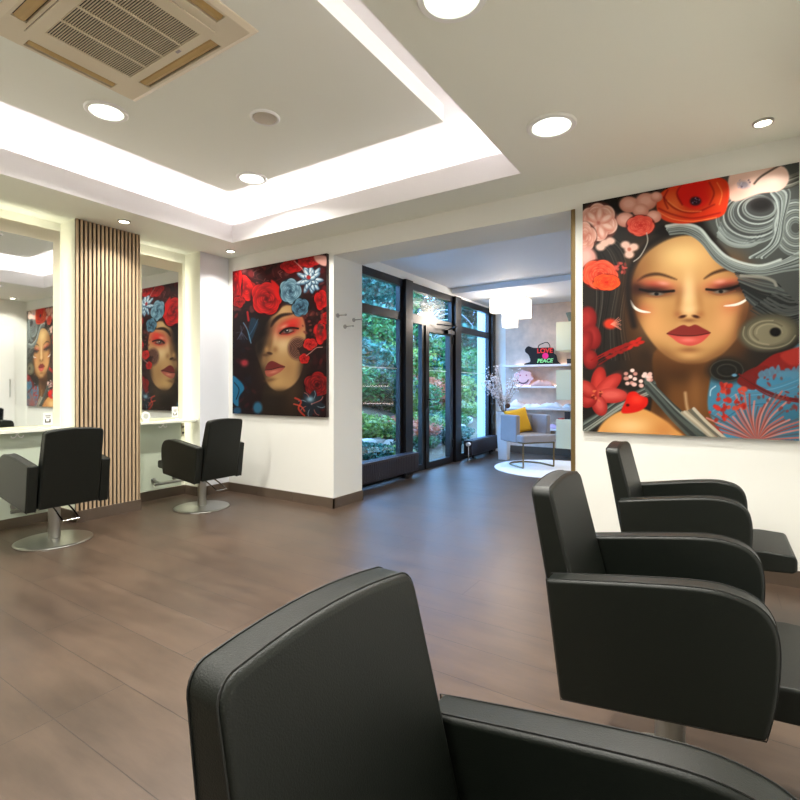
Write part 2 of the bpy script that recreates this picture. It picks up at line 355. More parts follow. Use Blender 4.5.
# ------------------------------------------------------------------ styling stations
mirm = mat('mirror_silver', (238,243,240), 0.02, 1.0, vary=0.0)
panelm = mat('mirror_surround_panel', (232,226,198), 0.4, vary=0.01)
ledw = mat('warm_led_strip', (255,255,255), 0.5, emit=(255,252,240), estr=LED_MIR)
sockm = mat('socket_dark', (70,66,60), 0.4)
for k, (ya, yb) in enumerate(AL):
    mx_ = (-4.905, -5.02)[k]; side = ('left', 'right')[k]
    wh = ('on the left behind the nearer chair', 'beside the corner of the left painting')[k]
    t = thing('wall_mirror', 'tall lit salon mirror %s' % wh, 'mirror', (mx_, ya+0.10, 0.86), 0, 'backlit salon mirrors')
    W = yb-0.10-ya-0.10
    # local coords: y 0..W+? keep surround slightly wider than the mirror
    obox('surround_panel', (-0.05, -0.004, -0.01, W+0.005, 0.0, 1.725), panelm, t, bevel=0.002)
    obox('mirror_glass', (-0.004, 0.0, 0.03, W-0.05, 0.02, 1.615), mirm, t)
    bm = NB()
    box(bm, -0.08, -0.055, W-0.03, W-0.012, -0.70, 1.70); box(bm, -0.08, -0.055, 0.012, 0.03, -0.70, 1.70); box(bm, -0.08, -0.055, 0.03, W-0.03, 1.68, 1.70)
    obj('light_strip', bm, ledw, t)
    if k == 0:
        bm = NB(); box(bm, 0.0, 0.003, W-0.125, W-0.055, 0.02, 0.125)
        tk = obj('info_card', bm, whitem); tk.location = t.location
        tag(tk, 'small white card with dark print at the foot of the left mirror', 'card', 'cards on the mirrors')
    else:
        bm = NB(); box(bm, 0.0, 0.003, W-0.125, W-0.055, 0.02, 0.135)
        tk = obj('info_card', bm, whitem); tk.location = t.location
        tag(tk, 'small white card with dark print at the foot of the right mirror', 'card', 'cards on the mirrors')
    bm = NB()
    for (u0, u1, z0, z1) in ((0.015,0.055,0.085,0.092),(0.02,0.05,0.07,0.075),(0.012,0.02,0.035,0.06),(0.012,0.055,0.03,0.04),(0.045,0.055,0.03,0.06)):
        box(bm, 0.003, 0.0036, W-0.125+u0, W-0.125+u1, 0.0+z0+0.01, z1+0.01)
    o = obj('printed_marks', bm, sockm, tk)
    # lower frosted panel
    tp = obox('glass_wall_panel', (mx_-0.03, mx_-0.006, ya+0.09, yb-0.11, 0.125, 0.83), greenglass, bevel=0.003)
    tag(tp, 'pale green frosted glass panel under the %s mirror shelf' % side, 'panel', 'glass panels under the shelves')
    # shelf
    bm = NB()
    y0, y1 = ya+0.005, yb+0.01 if k else yb-0.005
    fx = -4.80; bx = mx_-0.004
    fr = []
    n = 10; r = 0.10; yr = yb-0.005
    out = [(bx, ya+0.005), (fx-0.02, ya+0.005)]
    for i in range(n+1):
        a = -0.0+ (PI/2)*i/n
        out.append((fx-0.02-0.10+0.10*math.cos(a) if True else 0, yr-0.10+0.10*math.sin(a)))
    out[1] = (fx-0.02, ya+0.005)
    out.append((bx, yr))
    prism(bm, [(a, b, 0.832) for a, b in out], [(a, b, 0.856) for a, b in out])
    ts = obj('mirror_shelf', bm, shelfm, bevel=0.003)
    tag(ts, 'frosted white glass shelf under the %s mirror' % side, 'shelf', 'mirror shelves')
    # hook under the shelf
    th = thing('bag_hook', 'small white hook under the shelf of the %s mirror' % side, 'hook', (-4.86, ya+0.26, 0.832), 0, 'hooks under the shelves')
    bm = NB()
    cyl(bm, (0,0,-0.012), 0.014, 0.012, 16)
    obj('mount', bm, whitem, th)
    for s in (-1, 1):
        bm = NB(); tube(bm, spline([(0,0,-0.01),(0,s*0.015,-0.035),(0,s*0.035,-0.04),(0,s*0.045,-0.022)], 5), 0.0045, 8); obj('prong', bm, whitem, th)
    # footrest
    tf = thing('footrest_bar', 'chrome footrest rail low on the %s station panel' % side, 'footrest', (mx_-0.006, (ya+yb)/2+0.03, 0.205), 0, 'footrest rails')
    bm = NB(); L0 = 0.19; tube(bm, [(0.14,-L0,0.0),(0.14,L0,0.0)], 0.014, 16); obj('rail', bm, steel, tf, smooth=False)
    for s in (-0.12, 0.12):
        bm = NB(); cyl(bm, (0.0, s, 0.02), 0.026, 0.012, 20, 'x'); tube(bm, [(0.01, s, 0.02),(0.14, s, 0.002)], 0.009, 10); obj('bracket', bm, steel, tf)
    # outlet strip
    to = thing('power_outlet', 'small double power outlet beside the %s station panel' % side, 'outlet', (mx_-0.015, yb-0.095, 0.735), 0, 'outlets beside the stations')
    obox('plate', (-0.012, 0.012, -0.012, 0.020, -0.075, 0.075), panelm, to, bevel=0.003)
    for z in (-0.033, 0.033):
        bm = NB(); cyl(bm, (0.012, 0.004, z), 0.013, 0.003, 16, 'x'); obj('socket', bm, sockm, to)
t = thing('table_clock', 'small round white desk clock standing on the right mirror shelf', 'clock', (-4.93, AL[1][0]+0.115, 0.856), 0)
bm = NB(); cyl(bm, (-0.012, 0, 0.055), 0.048, 0.022, 32, 'x'); obj('case', bm, whitem, t, bevel=0.004)
bm = NB(); cyl(bm, (0.010, 0, 0.057), 0.026, 0.002, 24, 'x'); obj('dial', bm, mat('dial_grey', (190,194,188), 0.4), t)
obox('foot', (-0.02, 0.02, -0.03, 0.03, 0, 0.012), whitem, t, bevel=0.003)
# slatted panel
woodm = mat('oak_slat', (196,170,138), 0.55, vary=0.16, scale=14, stretch=(6,6,0.35))
t = thing('slatted_wall_panel', 'vertical oak slat panel with dark gaps between the two mirrors', 'wall panel', (LX, AL[0][1], 0))
Wd = AL[1][0]-AL[0][1]
obox('backing_board', (0, 0.012, 0.0, Wd, 0.10, H-0.001), darkm, t)
bm = NB(); ns = 16; p = Wd/ns
for i in range(ns): box(bm, 0.010, 0.026, i*p+0.001, i*p+p*0.54, 0.10, H-0.002)
box(bm, 0.0, 0.026, Wd-0.004, Wd, 0.10, H-0.002)
obj('slats', bm, woodm, t)
obox('plinth', (0, 0.042, 0.0, Wd, 0, 0.10), basem, t)

# ------------------------------------------------------------------ coat hooks on the door pillar
for (y, z, lab) in ((3.87, 1.93, 'left'), (4.13, 1.915, 'right'), (3.985, 1.83, 'lower')):
    t = thing('coat_hook', 'chrome coat peg on the doorway pillar, %s of the three' % ({'left':'the upper left','right':'the upper right','lower':'the lowest'}[lab]), 'coat hook', (-3.243, y, z), 0, 'pegs on the doorway pillar')
    bm = NB(); cyl(bm, (0,0,0), 0.022, 0.008, 20, 'x'); obj('rosette', bm, steel, t)
    bm = NB(); tube(bm, [(0.006,0,0),(0.10,0,0.0)], 0.006, 12); cyl(bm, (0.10,0,0), 0.010, 0.012, 14, 'x'); obj('peg', bm, steel, t)
# white cupboard door on the right wall (reflected in the left mirror)
t = thing('cupboard_door', 'flush white cupboard door on the right wall, seen in the left mirror', 'cupboard', (RX-0.001, 2.95, 0.10))
obox('door_leaf', (-0.022, 0, 0, 0.68, 0.0, 2.15), whitem, t, bevel=0.003)
bm = NB(); tube(bm, [(-0.022,0.60,0.95),(-0.05,0.60,0.95),(-0.05,0.60,1.25),(-0.022,0.60,1.25)], 0.006, 8); obj('handle', bm, steel, t)

# ------------------------------------------------------------------ salon chairs
def arm_profile(ins=0.0):
    pts = [(-0.258,0.300),(0.222,0.362),(0.240,0.45),(0.247,0.52),(0.248,0.59),(0.238,0.640),(0.210,0.676),(0.162,0.694),(0.090,0.698),(-0.05,0.680),(-0.300,0.640)]
    P = [Vector((a, 0, b)) for a, b in pts]
    top = spline(P[1:], 4)
    out = [P[0]] + top
    c = Vector((-0.01, 0, 0.5))
    if ins:
        out = [p + (c-p).normalized()*ins for p in out]
    return [(p.x, p.z) for p in out]
def make_chair(label, group, BR=0.262):
    t = thing('salon_chair', label, 'salon chair', (0,0,0), 0, group)
    def arm(s):
        y0, y1 = (0.212, 0.284) if s > 0 else (-0.284, -0.212)
        bm = NB(); pr = arm_profile()
        prism(bm, [(a, y0, b) for a, b in pr], [(a, y1, b) for a, b in pr])
        o = obj('armrest', bm, leather, t, bevel=0.011, seg=3)
        for yy in (y0+0.009, y1-0.009):
            bm = NB(); q = arm_profile(-0.0006)
            sgn = 1 if yy > (y0+y1)/2 else -1
            tube(bm, [(a, yy, b) for a, b in q], 0.0016, 5, closed=True)
            obj('piping', bm, leather2, o)
    arm(1); arm(-1)
    # backrest: outline in (y,z), front and rear skins lean backwards
    def bx_front(z): return -0.165 - (z-0.31)*0.250
    def bx_rear(z): return -0.270 - (z-0.31)*0.185
    out = []
    zt = 0.891
    hw = lambda z: 0.204 - 0.008*(z-0.31)/0.6
    out += [(-hw(0.315), 0.315), (hw(0.315), 0.315)]
    for z in (0.42, 0.55, 0.70, 0.80): out.append((hw(z), z))
    r = 0.032; w2 = hw(zt)
    for i in range(7):
        a = (PI/2)*i/6; out.append((w2-r+r*math.cos(a), zt-r+r*math.sin(a)))
    for i in range(1, 8):
        f = i/8; y = (w2-r)*(1-2*f); out.append((y, zt+0.012*(1-(y/(w2-r))**2)))
    for i in range(7):
        a = PI/2+(PI/2)*i/6; out.append((-(w2-r)+r*math.cos(a), zt-r+r*math.sin(a)))
    for z in (0.80, 0.70, 0.55, 0.42): out.append((-hw(z), z))
    bm = NB(); prism(bm, [(bx_rear(z), y, z) for y, z in out], [(bx_front(z), y, z) for y, z in out])
    bk = obj('backrest', bm, leather, t, bevel=0.012, seg=3)
    for fn, off in ((bx_front, -0.009), (bx_rear, 0.009)):
        bm = NB(); tube(bm, [(fn(z)+off, y*1.0025, z+0.0006*(z-0.6)) for y, z in out], 0.0016, 5, closed=True); obj('piping', bm, leather2, bk)
    # seat
    bm = NB()
    pr = [(-0.17,0.352),(0.395,0.392),(0.412,0.405),(0.412,0.455),(0.40,0.470),(0.30,0.474),(-0.17,0.430)]
    prism(bm, [(a, -0.213, b) for a, b in pr], [(a, 0.213, b) for a, b in pr])
    obj('seat', bm, leather, t, bevel=0.012, seg=3)
    obox('seat_base', (-0.13, 0.12, -0.13, 0.13, 0.325, 0.365), darkm, t)
    bm = NB(); cyl(bm, (0,0,0.014), 0.042, 0.32, 36); obj('column', bm, steel, t, smooth=False)
    bm = NB(); lathe(bm, [(BR,0.0),(BR+0.002,0.004),(BR,0.009),(BR-0.013,0.014),(0.10,0.019),(0.045,0.022),(0.040,0.024)], n=72); b = obj('base_plate', bm, steel, t)
    bm = NB(); tube(bm, spline([(-0.02,0.05,0.318),(-0.16,0.055,0.27),(-0.275,0.055,0.215),(-0.29,0.045,0.208),(-0.292,-0.045,0.208),(-0.277,-0.055,0.215),(-0.16,-0.055,0.27),(-0.02,-0.05,0.318)], 6), 0.006, 10)
    obj('pump_lever', bm, chrome, t)
    return t
CH = 'black upholstered salon chairs on round steel bases'
c0 = make_chair('black salon chair cut by the bottom of the photo, nearest the viewer', CH, 0.19); c0.location = (-0.13, 0.53, 0)
dup(c0, (-0.13, 1.735, 0), 0, 'middle black salon chair in the right row, its near arm facing the viewer', CH)
dup(c0, (-0.13, 2.945, 0), 0, 'farthest black salon chair of the right row, under the large right painting', CH)
c1 = make_chair('black salon chair at the left mirror beside the slatted panel', CH); c1.location = (-4.41, 1.815, 0); c1.rotation_euler = (0,0,PI-math.radians(1))
dup(c1, (-4.385, 3.125, 0), PI+math.radians(2), 'black salon chair at the right mirror beside the left painting', CH)
# ------------------------------------------------------------------ window front of the lounge
gm = bpy.data.materials.new('window_glass'); gm.use_nodes = True
n = gm.node_tree.nodes; L = gm.node_tree.links; n.remove(n['Principled BSDF'])
tr = n.new('ShaderNodeBsdfTransparent'); tr.inputs[0].default_value = (0.93,0.97,0.97,1)
gl = n.new('ShaderNodeBsdfGlossy'); gl.inputs['Roughness'].default_value = 0.01
fr = n.new('ShaderNodeFresnel'); ge = n.new('ShaderNodeNewGeometry'); mr = n.new('ShaderNodeMapRange'); L.new(ge.outputs['Backfacing'], mr.inputs[0]); mr.inputs[3].default_value = 1.5; mr.inputs[4].default_value = 1/1.5; L.new(mr.outputs[0], fr.inputs[0])
ms = n.new('ShaderNodeMixShader'); L.new(fr.outputs[0], ms.inputs[0]); L.new(tr.outputs[0], ms.inputs[1]); L.new(gl.outputs[0], ms.inputs[2])
L.new(ms.outputs[0], n['Material Output'].inputs[0])
F0, F1 = WX-0.015, WX+0.05
Z0, ZT, TZ0, TZ1 = 0.0, 2.69, 2.125, 2.235
def fbox(bm, y0, y1, z0, z1, d=0): box(bm, F0, F1+d, y0, y1, z0, z1)
def bay(nm, y0, y1, zb):
    bm = NB(); f = 0.075
    fbox(bm, y0, y0+f, Z0, ZT); fbox(bm, y1-f, y1, Z0, ZT); fbox(bm, y0+f, y1-f, ZT-0.10, ZT); fbox(bm, y0+f, y1-f, 0, zb); fbox(bm, y0+f, y1-f, TZ0, TZ1)
    o = struct(obj(nm, bm, blackm))
    obox('pane', (WX-0.003, WX+0.003, y0+f, y1-f, zb, TZ0), gm, o); obox('pane', (WX-0.003, WX+0.003, y0+f, y1-f, TZ1, ZT-0.10), gm, o)
    obox('glass_stripe', (WX+0.0035, WX+0.0045, y0+f, y1-f, 1.462, 1.470), whitem, o)
    return o
bay('window_1', BY2+0.002, 5.735, 0.10)
bay('window_2', 7.47, 8.80, 0.10)
for i, (a, b) in enumerate(((5.737, 5.925), (7.255, 7.468), (8.802, 8.955))):
    bm = NB(); box(bm, F0-0.02, F1+0.05, a, b, 0, ZT); struct(obj('trim_%d' % (3+i), bm, blackm, bevel=0.004))
# middle bay: side light, transom light and the door
bm = NB()
fbox(bm, 5.927, 5.985, 0, ZT); fbox(bm, 6.255, 6.335, 0, TZ0); fbox(bm, 7.20, 7.253, 0, ZT); fbox(bm, 5.985, 7.20, ZT-0.10, ZT); fbox(bm, 5.985, 7.20, TZ0, TZ1+0.02); fbox(bm, 5.985, 6.255, 0, 0.09)
wf = struct(obj('window_3', bm, blackm))
obox('pane', (WX-0.003, WX+0.003, 5.985, 6.255, 0.09, TZ0), gm, wf); obox('pane', (WX-0.003, WX+0.003, 5.985, 7.20, TZ1+0.02, ZT-0.10), gm, wf)
bm = NB(); D1 = F1+0.02
y0, y1 = 6.338, 7.198
box(bm, F0, D1, y0, y0+0.10, 0.006, TZ0-0.004); box(bm, F0, D1, y1-0.09, y1, 0.006, TZ0-0.004); box(bm, F0, D1, y0+0.10, y1-0.09, 0.006, 0.10); box(bm, F0, D1, y0+0.10, y1-0.09, TZ0-0.09, TZ0-0.004)
dr = struct(obj('door_1', bm, blackm))
obox('pane', (WX-0.003, WX+0.003, y0+0.10, y1-0.09, 0.10, TZ0-0.09), gm, dr)
obox('glass_stripe', (WX+0.0035, WX+0.0045, y0+0.10, y1-0.09, 1.462, 1.470), whitem, dr)
bm = NB(); tube(bm, [(D1, y0+0.05, 1.03),(D1+0.05, y0+0.05, 1.03),(D1+0.055, y0+0.17, 1.03)], 0.010, 10); box(bm, D1, D1+0.008, y0+0.03, y0+0.07, 0.90, 1.09); obj('door_handle', bm, blackm, dr)
bm = NB(); box(bm, D1, D1+0.05, 6.95, 7.17, 2.05, 2.11); tube(bm, [(D1+0.03, 7.0, 2.12),(D1+0.20, 6.95, 2.15),(D1+0.03, 6.62, 2.165)], 0.010, 8); obj('door_closer', bm, blackm, dr)
for z in (0.25, 1.9):
    bm = NB(); cyl(bm, (D1+0.004, y1-0.004, z), 0.014, 0.12, 12); obj('hinge', bm, blackm, dr)
# radiators
def radiator(ya, yb, label, valve):
    t = thing('floor_radiator', label, 'radiator', (WX+0.17, ya, 0), 0, 'low radiators under the windows')
    W = yb-ya
    bm = NB(); box(bm, -0.07, 0.075, 0, W, 0.085, 0.325)
    b = obj('body', bm, radm, t, bevel=0.006)
    bm = NB(); k = int(W/0.04)
    for i in range(k): box(bm, 0.075, 0.081, (i+0.2)*W/k, (i+0.8)*W/k, 0.10, 0.30)
    obj('front_fins', bm, radm, t)
    bm = NB(); k = int(W/0.05)
    for i in range(k): box(bm, -0.05, 0.055, (i+0.25)*W/k, (i+0.75)*W/k, 0.325, 0.329)
    obj('top_grille', bm, radm, t)
    for y in (0.22, W-0.22):
        bm = NB(); cyl(bm, (0.0, y, 0), 0.05, 0.008, 20); cyl(bm, (0, y, 0.008), 0.018, 0.08, 14); obj('foot', bm, blackm, t)
    if valve:
        bm = NB(); cyl(bm, (0.03, -0.07, 0.27), 0.03, 0.07, 18, 'y'); obj('valve', bm, whitem, t)
        bm = NB(); tube(bm, [(0.03,-0.03,0.27),(0.03,-0.03,0.0)], 0.009, 8); cyl(bm, (0.03,-0.03,0), 0.025, 0.01, 12); obj('pipe', bm, chrome, t)
radiator(BY2+0.03, 5.83, 'long low dark radiator under the first window beside the pillar', False)
radiator(7.55, 8.72, 'shorter low dark radiator with white valve right of the glass door', True)
# ------------------------------------------------------------------ lounge furniture
rugm = mat('white_rug', (238,236,236), 0.95, vary=0.03, bump=0.5, bscale=120)
bm = NB(); lathe(bm, [(0.86,0.0),(0.865,0.006),(0.86,0.012),(0.84,0.014)], n=72)
o = obj('round_rug', bm, rugm); o.location = (-2.08, 7.44, 0.0); tag(o, 'round white rug under the grey lounge chair', 'rug')
vel = mat('grey_velvet', (142,138,142), 0.8, vary=0.08, sheen=0.4, bump=0.1, bscale=200)
# armchair: faces +x local
t = thing('lounge_armchair', 'grey upholstered armchair with brass sled frame in the lounge', 'armchair', (-2.46, 7.47, 0.014), math.radians(-37))
HW = 0.31
bm = NB(); pr = rrect(0.56, 2*HW-0.02, 0.05, cx=0.0, cy=0.0); prism(bm, [(a, b, 0.385) for a, b in pr], [(a, b, 0.485) for a, b in pr]); obj('seat', bm, vel, t, bevel=0.02, seg=3)
for s in (-1, 1):
    bm = NB(); box(bm, -0.33, 0.115, min(s*HW, s*(HW-0.075)), max(s*HW, s*(HW-0.075)), 0.37, 0.775); obj('arm', bm, vel, t, bevel=0.02, seg=3)
bm = NB(); box(bm, -0.34, -0.25, -HW+0.078, HW-0.078, 0.37, 0.775); obj('backrest', bm, vel, t, bevel=0.02, seg=3)
bm = NB()
rr_ = 0.012
def bar(bm, pts, w=0.012, n=4): tube(bm, pts, w, n)
for s in (-1, 1): bar(bm, [(0.24, s*0.27, 0.012),(0.24, s*0.27, 0.375)], 0.014)
arc = [(0.24-0.0, -0.27, 0.012)] + [(-0.02-0.30*math.sin(PI*i/16)*1.0 if True else 0, -0.27*math.cos(PI*i/16), 0.012) for i in range(17)] + [(0.24, 0.27, 0.012)]
bar(bm, arc, 0.013); bar(bm, [(0.24,-0.27,0.372),(-0.28,-0.27,0.372)], 0.012); bar(bm, [(0.24,0.27,0.372),(-0.28,0.27,0.372)], 0.012); bar(bm, [(0.24,-0.27,0.372),(0.24,0.27,0.372)], 0.012)
obj('sled_frame', bm, brass, t)
# cushion
yel = mat('mustard_fabric', (226,172,38), 0.85, vary=0.08, bump=0.2, bscale=150)
def pillow(name, w, h, th, m, N=14):
    bm = NB(); top = {}; bot = {}
    for i in range(N+1):
        for j in range(N+1):
            u = -1+2*i/N; v = -1+2*j/N
            k = max(0, (1-abs(u)**2.6)*(1-abs(v)**2.6))**0.45
            x = u*w/2*(1-0.07*(1-v*v)); y = v*h/2*(1-0.07*(1-u*u))
            top[i,j] = bm.verts.new((x, y, th/2*k))
            bot[i,j] = top[i,j] if (i in (0,N) or j in (0,N)) else bm.verts.new((x, y, -th/2*k))
    for i in range(N):
        for j in range(N):
            bm.faces.new((top[i,j], top[i+1,j], top[i+1,j+1], top[i,j+1]))
            q = (bot[i,j], bot[i,j+1], bot[i+1,j+1], bot[i+1,j])
            if len(set(q)) > 2: 
                try: bm.faces.new(q)
                except ValueError: pass
    return obj(name, bm, m, smooth=True)
pl = pillow('throw_cushion', 0.41, 0.40, 0.13, yel)
pl.location = (-2.68, 7.60, 0.68); pl.rotation_euler = (math.radians(74), math.radians(-10), math.radians(52))
tag(pl, 'mustard yellow cushion leaning in the grey armchair', 'cushion')
# planter with dry branches in the corner
plm = mat('white_planter', (232,232,236), 0.4, vary=0.02)
t = thing('tall_planter', 'tall tapering white floor vase behind the grey armchair', 'vase', (-3.06, 7.98, 0))
bm = NB(); A = rrect(0.15, 0.15, 0.012, 3); B = rrect(0.21, 0.21, 0.012, 3)
prism(bm, [(a, b, 0) for a, b in A], [(a, b, 0.80) for a, b in B]); obj('body', bm, plm, t)
bm = NB(); prism(bm, [(a*0.9, b*0.9, 0.801) for a, b in B], [(a*0.9, b*0.9, 0.804) for a, b in B]); obj('soil', bm, darkm, t)
twig = mat('dry_twig', (150,132,118), 0.8, vary=0.2)
bud = mat('pale_bud', (232,226,228), 0.9, vary=0.08)
budd = mat('dark_seed_head', (88,60,44), 0.9)
rb = random.Random(3)
t = thing('dried_branches', 'spray of pale dried blossom branches in the tall white vase', 'dried branches', (-3.06, 7.98, 0.804))
for k in range(34):
    a = rb.uniform(0, 2*PI); r = rb.uniform(0.10, 0.42); h = rb.uniform(0.4, 0.80)
    a = a if rb.random() > .4 else rb.uniform(2.2, 4.0)
    P = spline([(0.03*math.cos(a),0.03*math.sin(a),0.0),(r*0.35*math.cos(a),r*0.35*math.sin(a),h*0.45),(r*math.cos(a+.2),r*math.sin(a+.2),h)], 6)
    bm = NB(); tube(bm, P, [0.005-0.0035*i/len(P) for i in range(len(P))], 5)
    st = obj('branch', bm, twig, t)
    bm = NB()
    for i in range(16):
        p = P[rb.randrange(len(P)//3, len(P))]; q = p + Vector((rb.gauss(0,.02), rb.gauss(0,.02), rb.gauss(0,.02)))
        bmesh.ops.create_icosphere(bm, subdivisions=1, radius=rb.uniform(0.007, 0.017), matrix=Matrix.Translation(q))
    obj('blossom', bm, bud, st)
bm = NB(); bmesh.ops.create_icosphere(bm, subdivisions=2, radius=0.045, matrix=Matrix.Translation((0.10,-0.10,0.10))); obj('seed_head', bm, budd, t)
# pendant cluster
shadem = mat('lit_lamp_shade', (250,246,238), 0.7, emit=(255,240,222), estr=1.3)
t = thing('cluster_ceiling_lamp', 'ceiling lamp of three square white lit shades at different heights', 'ceiling lamp', (-3.0, 8.05, 2.72))
obox('canopy_plate', (-0.20, 0.30, -0.10, 0.10, -0.02, 0), whitem, t)
for (x, y, z0, z1) in ((-0.16, -0.10, -0.25, -0.03), (0.02, 0.0, -0.50, -0.04), (0.22, 0.10, -0.345, -0.03)):
    s = 0.105; bm = NB(); A = rrect(2*s, 2*s, 0.012, 3, x, y); B = rrect(2*s-0.008, 2*s-0.008, 0.010, 3, x, y)
    a0 = [bm.verts.new((p[0], p[1], z0)) for p in A]; a1 = [bm.verts.new((p[0], p[1], z1)) for p in A]
    m_ = len(A)
    for i in range(m_): bm.faces.new((a0[i], a0[(i+1)%m_], a1[(i+1)%m_], a1[i]))
    bm.faces.new(a0[::-1]); bm.faces.new(a1)
    sh = obj('lamp_shade', bm, shadem, t)
pt = bpy.data.lights.new('lounge_lamp_light', 'POINT'); pt.energy = LOUNGE_P; pt.color = (1,0.87,0.76); pt.shadow_soft_size = 0.15
po = bpy.data.objects.new('lounge_lamp_light', pt); COL.objects.link(po); po.parent = t; po.location = (0.12, -0.28, -0.30)
for (x, y) in ((-0.6, 5.6), (-0.4, 7.9)):  # unseen lamps added to brighten the lounge
    downlight(x, y, 2.80 if y < 7 else 2.72, 0.12, 'added unseen fill light in the lounge ceiling %s' % ('near the doorway' if y < 7 else 'near the shelves'), 'added lounge fill lights', LFILL_P)
# shelves
shm = mat('white_lacquer_shelf', (236,232,234), 0.4, vary=0.01)
SY = 8.68
Sf = []
for (x0, x1, z, lab) in ((-3.36, 0.2, 1.615, 'top white wall shelf carrying the black slogan bag'), (-3.27, 0.2, 1.235, 'second white wall shelf carrying the pink smiling pouch'), (-3.36, 0.2, 0.85, 'third white wall shelf piled with white cloths'), (-2.9, 0.2, 0.49, 'lowest white wall shelf behind the armchair')):
    o = obox('wall_shelf', (x0, x1, SY, LY-0.012, z-0.035, z), shm, bevel=0.003); tag(o, lab, 'shelf', 'white shelves on the lounge wall')
shelfled = mat('shelf_led', (255,255,255), 0.5, emit=(255,236,226), estr=5)
for z, lab in ((1.615, 'top'), (1.235, 'second'), (0.85, 'third')):
    o = obox('shelf_light', (-3.2, -0.3, LY-0.035, LY-0.02, z+0.001, z+0.011), shelfled)
    tag(o, 'thin light strip along the wall at the back of the %s lounge shelf' % lab, 'light strip', 'light strips on the lounge shelves')
cabm = mat('pale_green_lacquer', (208,210,182), 0.45, vary=0.01)
for (z0, z1, lab) in ((1.825, 2.30, 'highest'), (1.00, 1.50, 'middle'), (0.19, 0.675, 'lowest')):
    t = thing('wall_cabinet', 'pale green cube cabinet on the lounge wall, %s of the three' % lab, 'cabinet', (-2.31, 8.40, z0), 0, 'cube cabinets on the lounge wall')
    obox('body', (0, 0.60, 0.022, LY-0.013-8.40, 0, z1-z0), cabm, t, bevel=0.003)
    obox('door', (0.002, 0.598, 0.0, 0.020, 0.002, z1-z0-0.002), cabm, t, bevel=0.003)
grv = mat('grey_ceramic', (92,104,96), 0.6, vary=0.15)
bm = NB()
lathe(bm, [(0.05,0),(0.055,0.02),(0.075,0.09),(0.10,0.16),(0.105,0.17),(0.09,0.165),(0.06,0.10)], n=24)
for v in bm.verts:
    a = math.atan2(v.co.y, v.co.x); f = 1+0.07*math.sin(12*a); v.co.x *= f; v.co.y *= f
o = obj('fluted_vase', bm, grv, smooth=True); o.location = (-2.10, 8.62, 2.30); tag(o, 'small grey-green fluted vase on the highest cube cabinet', 'vase')
for (x, z0, z1, lab, c) in ((-2.17, 1.615, 1.70, 'small dark box standing on the top lounge shelf by the doorway edge', (40,38,40)), (-2.16, 0.675, 0.80, 'small dark stand on the lowest cube cabinet by the doorway edge', (38,30,34))):
    t = thing('product_box', lab, 'box', (x, 8.74 if z0 > 1 else 8.55, z0), 0)
    obox('carton', (-0.04, 0.04, -0.03, 0.03, 0, z1-z0-0.02), mat('dark_carton', c, 0.5), t, bevel=0.003); obox('lid', (-0.042, 0.042, -0.032, 0.032, z1-z0-0.02, z1-z0), darkm, t, bevel=0.002)
o = obox('red_booklet', (-2.29, -2.215, 8.44, 8.60, 0.676, 0.690), mat('red_cover', (196,70,66), 0.5)); tag(o, 'red booklet lying on the lowest cube cabinet', 'booklet')
# slogan bag
bagm = mat('black_canvas', (20,19,22), 0.85, vary=0.2, bump=0.2, bscale=90)
t = thing('slogan_bag', 'black canvas bag with red, pink and green lettering on the top shelf', 'bag', (-2.655, 8.80, 1.615))
out = [(-0.33,0),(-0.30,0.03),(-0.21,0.06),(-0.235,0.17),(-0.30,0.235),(-0.30,0.29),(-0.245,0.335),(-0.17,0.31),(-0.10,0.30),(0.16,0.295),(0.205,0.27),(0.205,0.20),(0.25,0.16),(0.275,0.06),(0.32,0.02),(0.33,0)]
P = [(p.x, p.y) for p in spline([(a, b, 0) for a, b in out], 4)]
bm = NB(); prism(bm, [(a, -0.05, b) for a, b in P], [(a*0.93, 0.05, b*0.97) for a, b in P]); obj('body', bm, bagm, t, bevel=0.012)
bm = NB(); tube(bm, spline([(-0.07,-0.03,0.30),(-0.05,-0.04,0.345),(0.04,-0.05,0.38),(0.10,-0.04,0.385),(0.135,-0.03,0.33),(0.13,-0.02,0.29)], 6), 0.008, 8); obj('handle', bm, bagm, t)
def text(s, size, m, parent, loc, rot=(PI/2,0,0), ext=0.002, off=0.0, shear=0):
    c = bpy.data.curves.new('t', 'FONT'); c.body = s; c.size = size; c.extrude = ext; c.align_x = 'CENTER'; c.offset = off; c.shear = shear
    o = bpy.data.objects.new('tmp', c); COL.objects.link(o); bpy.context.view_layer.update()
    me = bpy.data.meshes.new_from_object(o.evaluated_get(bpy.context.evaluated_depsgraph_get())); bpy.data.objects.remove(o)
    me.name = 'lettering'; me.materials.clear(); me.materials.append(m)
    q = bpy.data.objects.new('lettering', me); COL.objects.link(q); q.parent = parent; q.location = loc; q.rotation_euler = rot
    return q
redt = mat('red_felt', (236,52,50), 0.8); pinkt = mat('pink_felt', (232,30,130), 0.8); grnt = mat('green_felt', (150,236,150), 0.8)
text('LOVE', 0.115, redt, t, (0.055,-0.057,0.205), off=0.003)
text('PEACE', 0.095, grnt, t, (0.055,-0.057,0.035), off=0.003, shear=0.2)
bm = NB(); cyl(bm, (0.065,-0.060,0.150), 0.055, 0.006, 24, 'y'); obj('round_patch', bm, pinkt, t)
